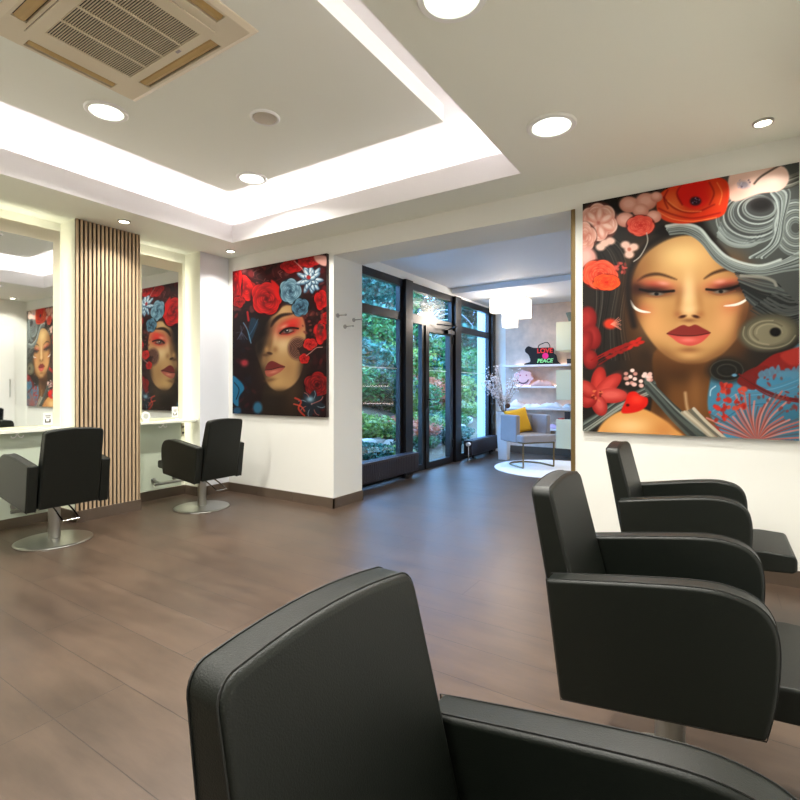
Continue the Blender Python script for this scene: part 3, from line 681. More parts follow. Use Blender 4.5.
# pink smiling pouch
pinkm = mat('pink_fleece', (244,196,196), 0.9, vary=0.06, bump=0.4, bscale=60)
t = thing('smiling_pouch', 'pink fleece pouch with a stitched smile on the second shelf', 'pouch', (-3.0, 8.80, 1.235))
bm = NB(); A = []
for i in range(64):
    a = 2*PI*i/64; r = 0.155*(1+0.07*math.cos(7*a+0.6)); A.append((1.18*r*math.cos(a), 0.155+0.92*r*math.sin(a)))
zmin = min(b for a, b in A); A = [(a, b-zmin) for a, b in A]
prism(bm, [(a, -0.04, b) for a, b in A], [(a*0.9, 0.04, b*0.95) for a, b in A]); obj('body', bm, pinkm, t, bevel=0.015, seg=3)
dk = mat('dark_plum_thread', (84,34,56), 0.8)
bm = NB(); tube(bm, [(0.0+0.105*math.sin(a), -0.046, 0.135-0.085*math.cos(a)) for a in [(-1.35+2.7*i/16) for i in range(17)]], 0.009, 8); obj('smile', bm, dk, t)
for x in (-0.05, 0.065):
    bm = NB(); cyl(bm, (x,-0.048,0.195), 0.014, 0.008, 14, 'y'); obj('eye', bm, mat('rose_button', (196,96,116), 0.6), t)
# folded pink slipper bag
def heap(name, label, cat, loc, w, d, h, m, seed, grp=None):
    r = random.Random(seed); N, M = 22, 10; bm = NB(); g = {}
    for i in range(N+1):
        for j in range(M+1):
            u = i/N; v = j/M
            e = (max(0, math.sin(PI*u))**0.45)*(max(0, math.sin(PI*v))**0.4)
            z = h*e*(0.80+0.10*math.sin(u*9+seed*2)+0.10*math.sin(v*8+u*11+seed)+0.05*math.sin(u*31+v*9))
            g[i,j] = bm.verts.new(((u-0.5)*w, (v-0.5)*d, max(0.0, z)))
    for i in range(N):
        for j in range(M): bm.faces.new((g[i,j], g[i+1,j], g[i+1,j+1], g[i,j+1]))
    gb = [g[i,0] for i in range(N+1)] + [g[N,j] for j in range(1,M+1)] + [g[i,M] for i in range(N-1,-1,-1)] + [g[0,j] for j in range(M-1,0,-1)]
    bm.faces.new(gb[::-1])
    o = obj(name, bm, m, smooth=True); o.location = loc; tag(o, label, cat, grp); return o
heap('folded_scarf', 'pale pink folded cloth beside the smiling pouch', 'cloth', (-2.66, 8.80, 1.235), 0.40, 0.18, 0.125, mat('dusty_pink_cloth', (222,180,172), 0.9, vary=0.08), 2)
clo = mat('white_towel', (246,244,248), 0.95, vary=0.03, bump=0.4, bscale=70)
heap('folded_towel', 'white and pink rolled towel at the left end of the third shelf', 'towel', (-3.14, 8.80, 0.85), 0.32, 0.18, 0.14, mat('white_pink_towel', (246,226,220), 0.95, vary=0.1, scale=30), 5, 'towels on the third shelf')
heap('folded_towel', 'low crumpled white towel in the middle of the third shelf', 'towel', (-2.83, 8.80, 0.85), 0.36, 0.18, 0.085, clo, 3, 'towels on the third shelf')
heap('folded_towel', 'white and pale blue towel right of centre on the third shelf', 'towel', (-2.50, 8.79, 0.85), 0.42, 0.18, 0.115, mat('pale_blue_towel', (228,236,250), 0.95, vary=0.1, scale=24), 7, 'towels on the third shelf')
heap('folded_towel', 'white towel at the doorway end of the third shelf', 'towel', (-2.14, 8.80, 0.85), 0.34, 0.18, 0.10, clo, 9, 'towels on the third shelf')
heap('folded_towel', 'lilac towel on the lowest shelf behind the armchair', 'towel', (-2.5, 8.80, 0.49), 0.38, 0.18, 0.08, mat('lilac_towel', (206,186,224), 0.95, vary=0.06), 4)

# ------------------------------------------------------------------ garden behind the glass
soil = mat('garden_soil', (96,80,58), 0.95, vary=0.45, scale=5, bump=0.6, bscale=12)
def gz(x, y):
    d = max(0.0, -4.3 - x)
    return -0.03 + 0.36*d + 0.10*math.sin(x*1.7+y*0.9)*min(1, d) + 0.06*math.sin(y*2.3)*min(1, d)
bm = NB(); NX, NY = 50, 60; g = {}
for i in range(NX+1):
    for j in range(NY+1):
        x = WX-0.12 - 14.5*i/NX; y = 4.30 + 28*j/NY; g[i,j] = bm.verts.new((x, y, gz(x, y)))
for i in range(NX):
    for j in range(NY): bm.faces.new((g[i,j], g[i,j+1], g[i+1,j+1], g[i+1,j]))
struct(obj('ground', bm, soil, smooth=True))
# outer white wall pier beside the third window
struct(obox('wall_outside', (-4.05, WX-0.06, 9.12, 9.5, -0.1, 3.2), mat('outer_render', (226,232,240), 0.8, vary=0.03)))
def leafmat(name, c1, c2, c3):
    m = bpy.data.materials.new(name); m.use_nodes = True
    n = m.node_tree.nodes; L = m.node_tree.links; b = n['Principled BSDF']
    tc = n.new('ShaderNodeTexCoord'); nz = n.new('ShaderNodeTexNoise'); nz.inputs['Scale'].default_value = 6; nz.inputs['Detail'].default_value = 6; nz.inputs['Roughness'].default_value = 0.8
    L.new(tc.outputs['Object'], nz.inputs['Vector']); cr = n.new('ShaderNodeValToRGB'); L.new(nz.outputs['Fac'], cr.inputs[0])
    e = cr.color_ramp.elements; e[0].position = 0.36; e[0].color = rgb(*c1); e[1].position = 0.66; e[1].color = rgb(*c3); k = e.new(0.5); k.color = rgb(*c2)
    L.new(cr.outputs[0], b.inputs['Base Color']); b.inputs['Roughness'].default_value = 0.45
    tl = n.new('ShaderNodeBsdfTranslucent'); L.new(cr.outputs[0], tl.inputs[0]); mx = n.new('ShaderNodeMixShader'); mx.inputs[0].default_value = 0.3
    L.new(b.outputs[0], mx.inputs[1]); L.new(tl.outputs[0], mx.inputs[2]); L.new(mx.outputs[0], n['Material Output'].inputs[0])
    return m
LM = {'mid': leafmat('mid_green_leaf', (14,48,26), (44,102,46), (112,168,82)), 'yellow': leafmat('yellow_green_leaf', (40,66,24), (92,124,44), (176,182,92)),
      'teal': leafmat('blue_green_leaf', (8,38,34), (24,84,68), (80,152,124)), 'dark': leafmat('dark_green_leaf', (8,24,16), (20,50,30), (56,100,56)),
      'red': leafmat('rusty_leaf', (110,44,30), (190,96,60), (226,150,100))}
barkm = mat('bark', (92,78,66), 0.9, vary=0.3)
def leaf_mesh(bm, r, n, rx, ry, rz, lf, cz, shell=0.55):
    for i in range(n):
        while True:
            p = Vector((r.uniform(-1,1), r.uniform(-1,1), r.uniform(-1,1)))
            if shell < p.length < 1: break
        lump = 1+0.18*math.sin(5*p.x+3*p.z)*math.cos(4*p.y)
        c = Vector((p.x*rx*lump, p.y*ry*lump, cz + p.z*rz*lump))
        a = Vector((r.gauss(0,1), r.gauss(0,1), r.gauss(0,0.7))).normalized(); b = a.cross(Vector((r.gauss(0,1), r.gauss(0,1), r.gauss(0,1)))).normalized()
        s = lf*r.uniform(0.6, 1.4)
        v = [bm.verts.new(c + q) for q in (a*s, b*s*0.4, -a*s*0.8, -b*s*0.4)]
        bm.faces.new(v)
PROTO = {}
def shrub(kind, shape, loc, sc, label, grp):
    key = (kind, shape)
    if key not in PROTO:
        r = random.Random(hash(shape) % 1000 if False else len(PROTO)*17+5)
        t = thing('garden_shrub' if shape != 'tree' else 'garden_tree', label, 'shrub' if shape != 'tree' else 'tree', loc, 0, grp)
        bm = NB()
        if shape == 'bush': leaf_mesh(bm, r, 3600, 1.0, 1.0, 0.62, 0.075, 0.55, 0.6)
        elif shape == 'low': leaf_mesh(bm, r, 2200, 1.0, 1.0, 0.35, 0.085, 0.2, 0.5)
        else: leaf_mesh(bm, r, 6500, 1.0, 1.0, 1.35, 0.085, 1.8, 0.5)
        obj('foliage', bm, LM[kind], t)
        bm = NB()
        for k in range(5):
            a = k*1.3; tube(bm, spline([(0.04*math.cos(a),0.04*math.sin(a),-0.15),(0.2*math.cos(a),0.2*math.sin(a),0.4),(0.5*math.cos(a),0.5*math.sin(a),0.9 if shape=='bush' else (0.3 if shape=='low' else 2.4))], 4), 0.02 if shape != 'tree' else 0.05, 6)
        obj('stems', bm, barkm, t)
        PROTO[key] = t
    else:
        t = dup(PROTO[key], loc, None, label, grp)
    t.scale = (sc,)*3
    return t
GR = 'shrubs on the garden slope'
rg = random.Random(11)
cols = {'mid':'mid green','yellow':'yellow-green','teal':'blue-green','dark':'dark green','red':'rusty red'}
def at(px, X):  # bearing (pixel column) to a point at depth X in the garden
    tt = 1.5518*(px-720)/(px+373); return X/tt
rows = [(-4.75, 'low', 0.40, ((368,'teal'),(384,'yellow'),(402,'dark'),(424,'mid'),(442,'dark'),(462,'teal'))),
        (-5.5, 'low', 0.62, ((366,'yellow'),(382,'mid'),(396,'red'),(412,'yellow'),(430,'teal'),(446,'mid'),(464,'yellow'))),
        (-6.5, 'bush', 0.72, ((364,'mid'),(380,'dark'),(394,'yellow'),(410,'mid'),(426,'red'),(440,'yellow'),(458,'teal'))),
        (-7.8, 'bush', 1.15, ((362,'teal'),(378,'mid'),(396,'yellow'),(414,'teal'),(434,'mid'),(452,'dark'),(470,'mid'))),
        (-9.4, 'bush', 1.7, ((366,'mid'),(386,'teal'),(408,'mid'),(432,'dark'),(456,'teal')))]
rn = ('right outside the glass','in the second row up the slope','halfway up the slope','on the upper slope','at the top of the slope')
wn_ = lambda px: 'first window' if px < 400 else ('narrow side pane' if px < 421 else ('glass door' if px < 450 else 'last window'))
for ri, (X, shp, sc, L_) in enumerate(rows):
    for px, kd in L_:
        y = at(px, X); x = X+rg.uniform(-.2,.2)
        shrub(kd, shp, (x, y, gz(x, y)-0.04), sc*rg.uniform(0.9,1.15), '%s shrub %s, seen through the %s' % (cols[kd], rn[ri], wn_(px)), GR)
for px, X, kd, sc, lab in ((362,-11.0,'teal',1.45,'dense blue-green tree at the left of the first window'), (384,-11.4,'mid',1.5,'tall mid green tree above the first window transom'),
      (404,-12.2,'dark',1.35,'dark green tree behind the window post'), (446,-12.5,'teal',1.25,'blue-green tree behind the glass door'), (470,-11.6,'dark',1.4,'dark green tree beside the white outer wall')):
    y = at(px, X); shrub(kd, 'tree', (X, y, gz(X, y)-0.1), sc, lab, 'trees above the garden slope')
# bare pale branches seen in the transom light
t = thing('bare_tree', 'bare pale-branched tree showing in the light above the glass door', 'tree', (-8.3, at(428,-8.3), gz(-8.3, at(428,-8.3))-0.05))
pale = mat('pale_bark', (196,200,204), 0.8, vary=0.1)
rt = random.Random(5)
bm = NB(); tube(bm, [(0,0,0),(0.05,0,1.4),(0.0,0.1,2.3)], [0.07,0.05,0.03], 8); tk = obj('trunk', bm, pale, t)
for k in range(26):
    a = rt.uniform(0, 2*PI); z = rt.uniform(1.1, 2.2); l = rt.uniform(0.6, 1.5)
    P = spline([(0.03,0.05,z),(0.4*l*math.cos(a),0.4*l*math.sin(a),z+0.3*l),(0.8*l*math.cos(a+.4),0.8*l*math.sin(a+.4),z+0.35*l),(1.1*l*math.cos(a+.5),1.1*l*math.sin(a+.5),z+rt.uniform(0,.5)*l)], 5)
    bm = NB(); tube(bm, P, [0.016-0.012*i/len(P) for i in range(len(P))], 5); obj('bough', bm, pale, t)
# low stone edging on the slope
stm = mat('terrace_stone', (156,146,132), 0.9, vary=0.25, bump=0.5, bscale=20)
rs_ = random.Random(8)
for k, px in enumerate((366, 377, 388, 426, 434, 443, 458, 466)):
    X = -5.05-0.12*(k%2); y = at(px, X); bm = NB(); bmesh.ops.create_icosphere(bm, subdivisions=2, radius=1)
    for v in bm.verts:
        v.co *= rs_.uniform(0.9, 1.08); v.co.x *= 0.14; v.co.y *= 0.24; v.co.z *= 0.11
    o = obj('edging_stone', bm, stm, smooth=True); o.location = (X, y, gz(X, y)+0.04)
    tag(o, 'rough grey edging stone on the garden slope, %s' % ('leftmost behind the first window','second behind the first window','third behind the first window','leftmost behind the glass door','middle one behind the glass door','rightmost behind the glass door','left one behind the last window','right one behind the last window')[k], 'stone', 'edging stones along the garden slope')
# ------------------------------------------------------------------ painted canvases (dense meshes with a colour attribute)
class Canvas:
    """N points carrying sketch coordinates (u, v); shapes are laid on top of each other like paint"""
    def __init__(s, u, v, base):
        s.u, s.v = u, v; s.c = np.tile(np.array(base, float), (len(u), 1)); s.rng = np.random.RandomState(4)
    def _mix(s, idx, a, col):
        a = np.clip(a, 0, 1)[:, None]; s.c[idx] = s.c[idx]*(1-a) + np.array(col, float)*a
    def _box(s, x0, x1, y0, y1):
        return np.nonzero((s.u > x0) & (s.u < x1) & (s.v > y0) & (s.v < y1))[0]
    def blob(s, cx, cy, rx, ry, col, ang=0, soft=0.15, a=1.0):
        R = max(rx, ry)*(1+soft)+2; i = s._box(cx-R, cx+R, cy-R, cy+R)
        ca, sa = math.cos(math.radians(ang)), math.sin(math.radians(ang))
        x, y = s.u[i]-cx, s.v[i]-cy; X = (x*ca+y*sa)/rx; Y = (-x*sa+y*ca)/ry
        d = np.sqrt(X*X+Y*Y); s._mix(i, a*np.clip((1+soft-d)/(2*soft), 0, 1)**1.2, col)
    def glow(s, cx, cy, rx, ry, col, ang=0, a=1.0):
        R = max(rx, ry)*2.6; i = s._box(cx-R, cx+R, cy-R, cy+R)
        ca, sa = math.cos(math.radians(ang)), math.sin(math.radians(ang))
        x, y = s.u[i]-cx, s.v[i]-cy; X = (x*ca+y*sa)/rx; Y = (-x*sa+y*ca)/ry
        s._mix(i, a*np.exp(-(X*X+Y*Y)), col)
    def _cr(s, pts, k, closed):
        return np.array([(p.x, p.y) for p in spline([(a, b, 0) for a, b in pts], k, closed)])
    def poly(s, pts, col, soft=2.0, a=1.0, k=5):
        P = s._cr(pts, k, True) if k else np.array(pts, float)
        i = s._box(P[:,0].min()-soft*2, P[:,0].max()+soft*2, P[:,1].min()-soft*2, P[:,1].max()+soft*2)
        x, y = s.u[i], s.v[i]; ins = np.zeros(len(i), bool); dm = np.full(len(i), 1e9)
        Q = np.roll(P, -1, 0)
        for (ax, ay), (bx, by) in zip(P, Q):
            cond = (ay > y) != (by > y)
            if cond.any():
                xi = (bx-ax)*(y-ay)/(by-ay+1e-12)+ax; ins ^= cond & (x < xi)
            dx, dy = bx-ax, by-ay; t = np.clip(((x-ax)*dx+(y-ay)*dy)/(dx*dx+dy*dy+1e-9), 0, 1)
            dm = np.minimum(dm, (x-ax-t*dx)**2+(y-ay-t*dy)**2)
        sd = np.sqrt(dm)*np.where(ins, 1, -1); s._mix(i, a*np.clip((sd+soft)/(2*soft), 0, 1), col)
    def stroke(s, pts, w, col, a=1.0, soft=0.8, k=6, taper=False):
        P = s._cr(pts, k, False); W = w+soft+1
        i = s._box(P[:,0].min()-W, P[:,0].max()+W, P[:,1].min()-W, P[:,1].max()+W)
        if len(i) == 0: return
        x, y = s.u[i], s.v[i]; best = np.full(len(i), 1e9); n = len(P)-1
        for j in range(n):
            ax, ay = P[j]; bx, by = P[j+1]; dx, dy = bx-ax, by-ay
            t = np.clip(((x-ax)*dx+(y-ay)*dy)/(dx*dx+dy*dy+1e-9), 0, 1)
            ww = w/2*(math.sin(PI*(j+0.5)/n)**0.6 if taper else 1)
            best = np.minimum(best, np.sqrt((x-ax-t*dx)**2+(y-ay-t*dy)**2)-ww)
        s._mix(i, a*np.clip((soft-best)/(2*soft), 0, 1), col)
    def rose(s, cx, cy, rx, ry, dark, light, ang=0, turns=4.0, ph=0.0, pet=5, a=1.0):
        dark = np.array(dark, float); light = np.array(light, float)
        s.blob(cx, cy, rx*1.03, ry*1.03, dark*0.55, ang, 0.06)
        ca, sa = math.cos(math.radians(ang)), math.sin(math.radians(ang)); rings = int(turns*1.4)+2
        for k in range(rings):
            R = 1-0.9*k/rings; n = pet if k < 2 else max(3, pet-1)
            for j in range(n):
                b = 2*PI*j/n+k*1.9+ph+s.rng.uniform(-.18, .18); q = 0.46*R; px, py = q*math.cos(b), q*math.sin(b)
                w, h = R*s.rng.uniform(.52,.60), R*s.rng.uniform(.50,.62); g = s.rng.uniform(0.72, 1.08)
                M = max(rx, ry)*1.2; i = s._box(cx-M, cx+M, cy-M, cy+M)
                x, y = s.u[i]-cx, s.v[i]-cy; X = (x*ca+y*sa)/rx; Y = (-x*sa+y*ca)/ry
                U = ((X-px)*math.cos(b)+(Y-py)*math.sin(b))/w; V = (-(X-px)*math.sin(b)+(Y-py)*math.cos(b))/h
                d = np.sqrt(U*U+V*V); al = np.clip((1-d)/0.10, 0, 1)*a
                sh = np.clip(0.5+0.5*U, 0, 1)**2.2*np.clip(1.25-0.5*V*V, 0, 1)*g
                sh = np.where(d > 0.86, sh*1.25, sh); sh = np.clip(sh, 0, 1)[:, None]
                col = dark*(1-sh)+light*sh; s.c[i] = s.c[i]*(1-al[:,None])+col*al[:,None]
    def petals(s, cx, cy, r0, r1, n, w, dark, light, a0=0, sq=1.0):
        for k in range(n):
            a = math.radians(a0)+2*PI*k/n; mx_, my = cx+math.cos(a)*(r0+r1)/2, cy+math.sin(a)*sq*(r0+r1)/2
            c = dark if k % 2 else light
            s.blob(mx_, my, (r1-r0)/2, w, dark, math.degrees(math.atan2(math.sin(a)*sq, math.cos(a))), 0.1)
            s.blob(mx_+math.cos(a)*1.0, my-w*0.2, (r1-r0)/2*0.85, w*0.62, light, math.degrees(math.atan2(math.sin(a)*sq, math.cos(a))), 0.5, 0.9)
    def strands(s, A, B, n, w, cols, a=1.0, jit=0.6):
        A = np.array(A, float); B = np.array(B, float)
        for k in range(n):
            f = k/max(1, n-1); P = A*(1-f)+B*f + s.rng.normal(0, jit, A.shape)
            s.stroke([tuple(p) for p in P], w*s.rng.uniform(0.6, 1.4), cols[s.rng.randint(len(cols))], a, 0.9, 5)
    def specks(s, n, bx, r, cols, a=0.8):
        for k in range(n):
            s.blob(s.rng.uniform(bx[0], bx[1]), s.rng.uniform(bx[2], bx[3]), s.rng.uniform(r[0], r[1]), s.rng.uniform(r[0], r[1])*0.7, cols[s.rng.randint(len(cols))], s.rng.uniform(0, 180), 0.3, a)

def canvas_object(name, label, x0, x1, z0, z1, NX, NZ, sketch, paint, base, tone=0.9):
    t = thing(name, label, 'painting', ((x0+x1)/2, BY, z0), 0)
    cx = (x0+x1)/2; dep = 0.035
    obox('stretcher_frame', (x0-cx, x1-cx, -dep, 0, 0, z1-z0), mat('canvas_edge_'+name[:1]+str(len(MATS)), (58,44,42), 0.6), t)
    xs = np.linspace(x0, x1, NX+1); zs = np.linspace(z0, z1, NZ+1)
    XX, ZZ = np.meshgrid(xs, zs, indexing='ij'); X = XX.ravel(); Z = ZZ.ravel()
    u, v = sketch(X, Z); cv = Canvas(u, v, base); paint(cv)
    me = bpy.data.meshes.new('printed_canvas')
    co = np.stack([X-cx, np.full_like(X, -dep-0.001), Z-z0], 1)
    idx = np.arange((NX+1)*(NZ+1)).reshape(NX+1, NZ+1)
    f = np.stack([idx[:-1,:-1], idx[1:,:-1], idx[1:,1:], idx[:-1,1:]], -1).reshape(-1, 4)
    me.vertices.add(len(co)); me.vertices.foreach_set('co', co.astype(np.float32).ravel())
    me.loops.add(f.size); me.loops.foreach_set('vertex_index', f.astype(np.int32).ravel())
    me.polygons.add(len(f)); me.polygons.foreach_set('loop_start', np.arange(0, f.size, 4, dtype=np.int32)); me.polygons.foreach_set('loop_total', np.full(len(f), 4, dtype=np.int32))
    me.update(calc_edges=True)
    at_ = me.color_attributes.new('paint', 'FLOAT_COLOR', 'POINT')
    c = np.clip(cv.c, 0, 255)/255.0; c = tone*c**1.14; l = np.where(c <= 0.04045, c/12.92, ((c+0.055)/1.055)**2.4)
    at_.data.foreach_set('color', np.concatenate([l, np.ones((len(l), 1))], 1).astype(np.float32).ravel())
    m = bpy.data.materials.new('canvas_print'); m.use_nodes = True; n = m.node_tree.nodes; L = m.node_tree.links
    a = n.new('ShaderNodeAttribute'); a.attribute_name = 'paint'
    nz = n.new('ShaderNodeTexNoise'); nz.inputs['Scale'].default_value = 400
    bp = n.new('ShaderNodeBump'); bp.inputs['Strength'].default_value = 0.05; L.new(nz.outputs['Fac'], bp.inputs['Height'])
    b = n['Principled BSDF']; L.new(a.outputs['Color'], b.inputs['Base Color']); L.new(bp.outputs[0], b.inputs['Normal']); b.inputs['Roughness'].default_value = 0.5; b.inputs['Specular IOR Level'].default_value = 0.12
    me.materials.append(m)
    o = bpy.data.objects.new('printed_canvas', me); COL.objects.link(o); o.parent = t
    return t
def sk(ox, oy, kx, ky):
    # sketch units: the artist's oblique study of the canvas
    def f(X, Z):
        q = BY*0.8406 - X*0.5417; h = X*0.8406 + BY*0.5417
        return (400 + 497*h/q - ox)*kx, (388 - 497*(Z-EYE)/q - oy)*ky
    return f

def paint_right(c):
    G = [(140,149,147),(112,120,119),(82,88,88),(162,172,170),(62,65,65),(126,134,131)]
    # hair ground, left dark, right grey
    c.glow(90, 420, 120, 220, (48,42,38)); c.poly([(330,60),(640,-20),(640,560),(420,560),(440,330),(380,230)], (78,82,80), 10)
    c.strands([(60,240),(130,240),(170,300),(150,450),(170,560)], [(20,260),(60,300),(70,400),(60,480),(40,560)], 26, 3, [(28,25,24),(66,60,54),(44,40,36),(88,84,78)], 0.8)
    c.poly([(400,540),(640,480),(640,800),(360,800)], (44,40,36), 6)
    # blue ground bottom right
    c.poly([(372,598),(420,590),(480,600),(560,560),(640,520),(640,800),(372,790)], (76,138,168), 4)
    c.glow(600,720,70,60,(60,110,130),0,0.7)
    # neck
    c.poly([(235,530),(385,530),(374,610),(368,690),(400,790),(180,790),(215,700),(225,620)], (118,78,42), 3)
    c.glow(300,585,80,38,(58,38,22),0,0.9); c.glow(240,640,25,70,(64,42,24),0,0.8); c.glow(335,640,20,80,(150,104,62),0,0.6); c.stroke([(308,648),(314,690),(330,720)],6,(222,190,150),0.8,4)
    # face
    face = [(262,243),(320,232),(375,250),(415,290),(452,335),(474,385),(472,440),(450,495),(412,540),(368,565),(325,572),(282,564),(240,536),(205,492),(178,440),(166,385),(174,330),(205,280)]
    c.poly(face, (206,160,104), 3)
    c.glow(172,430,30,130,(110,70,38),0,0.75); c.glow(460,480,32,80,(112,70,40),20,0.75); c.glow(320,575,110,26,(96,60,32),0,0.8); c.glow(200,310,40,60,(140,95,55),20,0.6); c.glow(440,310,34,44,(120,84,52),-40,0.7)
    c.glow(300,285,62,40,(240,206,146),0,0.9); c.glow(316,385,20,55,(246,214,164),0,0.85); c.glow(225,470,36,40,(226,168,110),0,0.6); c.glow(410,460,36,40,(232,172,118),0,0.6); c.glow(318,548,36,14,(226,180,120),0,0.7); c.glow(430,420,30,20,(206,110,80),0,0.45); c.glow(200,428,24,18,(206,110,80),0,0.45)
    c.glow(168,400,16,90,(70,44,26),0,0.6); c.glow(468,440,20,90,(84,52,32),8,0.6); c.glow(250,545,50,22,(120,80,46),30,0.6); c.glow(400,545,50,20,(120,80,46),-30,0.6); c.glow(270,430,26,40,(186,138,86),0,0.45); c.glow(372,430,26,40,(190,142,90),0,0.45)
    # brows and eyes
    c.stroke([(182,352),(205,338),(240,334),(285,348)], 8, (62,38,24), 0.85, 3, taper=True); c.stroke([(358,346),(385,330),(425,322),(462,338)], 8, (62,38,24), 0.85, 3, taper=True)
    c.glow(232,364,48,15,(206,92,72),6,0.9); c.glow(250,358,16,6,(240,170,150),6,0.8); c.glow(222,378,52,14,(40,20,18),4,0.9); c.glow(180,372,18,16,(60,30,24),0,0.8)
    c.glow(410,362,46,15,(206,92,72),-8,0.9); c.glow(400,354,16,6,(244,176,156),-6,0.8); c.glow(425,372,46,14,(44,22,20),-8,0.9); c.glow(462,368,20,20,(60,32,26),0,0.8)
    c.stroke([(188,374),(225,381),(255,380),(278,378)], 6, (18,12,12), 1, 2); c.stroke([(364,374),(390,376),(420,373),(450,364)], 6, (18,12,12), 1, 2)
    c.blob(232,386,18,4.5,(120,112,104),2,0.4); c.blob(232,386,6,4.5,(26,22,22),0,0.3); c.blob(402,380,18,4.5,(120,112,104),-6,0.4); c.blob(402,380,6,4.5,(26,22,22),0,0.3)
    c.stroke([(205,391),(235,394),(270,384)],3,(150,90,60),0.7,2); c.stroke([(370,381),(400,389),(440,378)],3,(150,90,60),0.7,2)
    # nose
    c.glow(290,405,10,40,(160,110,66),8,0.6); c.glow(347,405,10,40,(168,118,72),-8,0.5); c.glow(318,428,17,12,(244,206,158),0,0.8)
    c.glow(288,440,11,10,(170,112,70),0,0.7); c.glow(348,440,11,10,(172,114,70),0,0.7); c.blob(301,446,10,4,(74,34,22),-14,0.5); c.blob(336,446,10,4,(74,34,22),14,0.5); c.glow(318,456,22,6,(130,80,48),0,0.7)
    # lips
    c.glow(318,534,30,8,(130,78,46),0,0.6)
    c.poly([(260,491),(280,478),(302,468),(318,472),(335,467),(354,476),(374,489),(345,495),(318,497),(290,497)], (140,52,46), 1.5)
    c.poly([(260,491),(290,497),(318,498),(345,496),(374,489),(356,510),(335,521),(315,523),(292,516),(274,503)], (206,88,78), 1.5)
    c.glow(316,508,22,6,(240,140,128),0,0.8); c.stroke([(260,491),(290,496),(318,497),(345,495),(374,489)],3,(84,24,24),0.9,1)
    for P in ([(163,402),(172,420),(190,431),(216,435)], [(410,418),(440,415),(462,406),(477,393)]): c.stroke(P, 7, (244,236,226), 1, 1, taper=True)
    # dark parting around the face
    c.stroke([(172,470),(158,400),(160,330),(190,275),(235,240),(290,215),(345,222),(392,262),(440,320)], 15, (34,28,26), 0.9, 6)
    c.poly([(225,225),(260,200),(330,196),(390,240),(360,238),(300,222),(258,232)], (30,26,24), 5)
    # hair sweep across the brow
    c.strands([(258,206),(300,202),(345,215),(385,262),(430,300),(500,318),(560,300),(625,262)], [(268,228),(310,226),(350,250),(392,300),(445,330),(510,336),(570,326),(625,318)], 16, 5, G)
    c.stroke([(258,207),(300,201),(345,212),(380,252),(425,292),(500,312),(560,296)], 7, (196,206,202), 0.95, 2)
    c.strands([(392,235),(430,260),(480,262),(515,240),(522,205)], [(405,190),(425,225),(465,240),(495,225),(500,200)], 14, 4.5, G)
    c.strands([(440,330),(500,342),(540,352),(560,368)], [(470,400),(520,440),(580,450),(625,440)], 16, 5, [(40,42,42),(66,70,70),(96,102,100),(30,30,30)])
    c.stroke([(455,338),(510,342),(540,352),(548,364)], 8, (150,150,140), 0.9, 2)
    c.strands([(545,380),(590,400),(640,390)], [(480,430),(560,470),(640,450)], 10, 5, [(40,42,42),(80,84,82),(58,60,58)])
    # big coil
    c.blob(492,170,86,60,(66,68,68),-10,0.15)
    for k in range(13):
        f = k/12; rx, ry = 88-48*f, 66-40*f; ox, oy = 478+28*f, 188-30*f
        P = [(ox+rx*math.cos(a), oy+ry*math.sin(a)) for a in [2*PI*j/14-0.4 for j in range(14)]]; P.append(P[0])
        c.stroke(P, 4.2, G[k % 6], 0.95, 1, 3)
    c.blob(508,150,32,20,(40,38,38),-5,0.2); c.blob(508,150,22,12,(24,22,22),-5,0.3)
    for k in range(10):
        P = [(600+(60-5*k)*math.cos(a), 212+(74-6.5*k)*math.sin(a)) for a in [2*PI*j/12 for j in range(13)]]
        c.stroke(P, 4.5, G[(k*2+1) % 6], 0.95, 1, 3)
    c.strands([(535,120),(552,150),(552,210),(530,260),(480,290)], [(560,100),(585,120),(570,190),(560,250),(520,290)], 9, 5, G)
    c.strands([(500,70),(560,80),(625,60)], [(560,110),(590,105),(630,85)], 9, 4, [(110,112,104),(70,70,64),(140,142,132),(50,50,46)])
    # poppies
    c.poly([(425,72),(470,58),(560,48),(582,80),(560,112),(500,122),(430,140)], (236,202,188), 2); c.glow(545,85,30,16,(246,220,208)); c.glow(450,115,30,20,(228,176,160),0,0.7); c.stroke([(490,95),(510,75),(560,45)],5,(70,60,52),0.9,2); c.blob(462,98,15,10,(150,140,150),0,0.4); c.specks(10,(445,480,86,108),(2,5),[(180,170,180),(110,96,110)])
    c.poly([(232,150),(245,118),(300,92),(370,78),(412,84),(424,110),(420,150),(405,180),(350,195),(290,200),(245,186)], (214,58,22), 2)
    c.glow(275,150,36,34,(246,128,66),0,0.9); c.poly([(300,98),(350,86),(375,100),(372,140),(335,160),(300,150),(285,120)],(226,34,22),4); c.glow(390,125,22,34,(240,92,34),0,0.8)
    for P in ([(238,160),(275,176),(330,186),(400,172)],[(250,130),(280,160),(330,172),(385,150)],[(300,96),(286,120),(300,150)],[(372,92),(384,120),(372,150)],[(262,112),(252,135),(262,160)]): c.stroke(P, 4, (150,24,14), 0.8, 2); 
    for P in ([(236,168),(275,188),(330,194),(390,184)],[(262,140),(300,165),(350,168)],[(392,92),(405,120),(398,150)]): c.stroke(P, 2.5, (252,160,96), 0.8, 1.5)
    c.blob(335,141,15,12,(64,34,48),0,0.25); c.specks(16,(324,346,132,150),(1.5,3.5),[(150,120,150),(30,20,30)])
    # blossoms left
    c.rose(80,196,50,52,(196,112,96),(252,214,198),0,2.6,0.4,6); c.petals(78,200,6,44,7,11,(222,150,132),(252,218,204),20)
    c.rose(40,235,34,40,(206,130,112),(248,206,190),0,2,1)
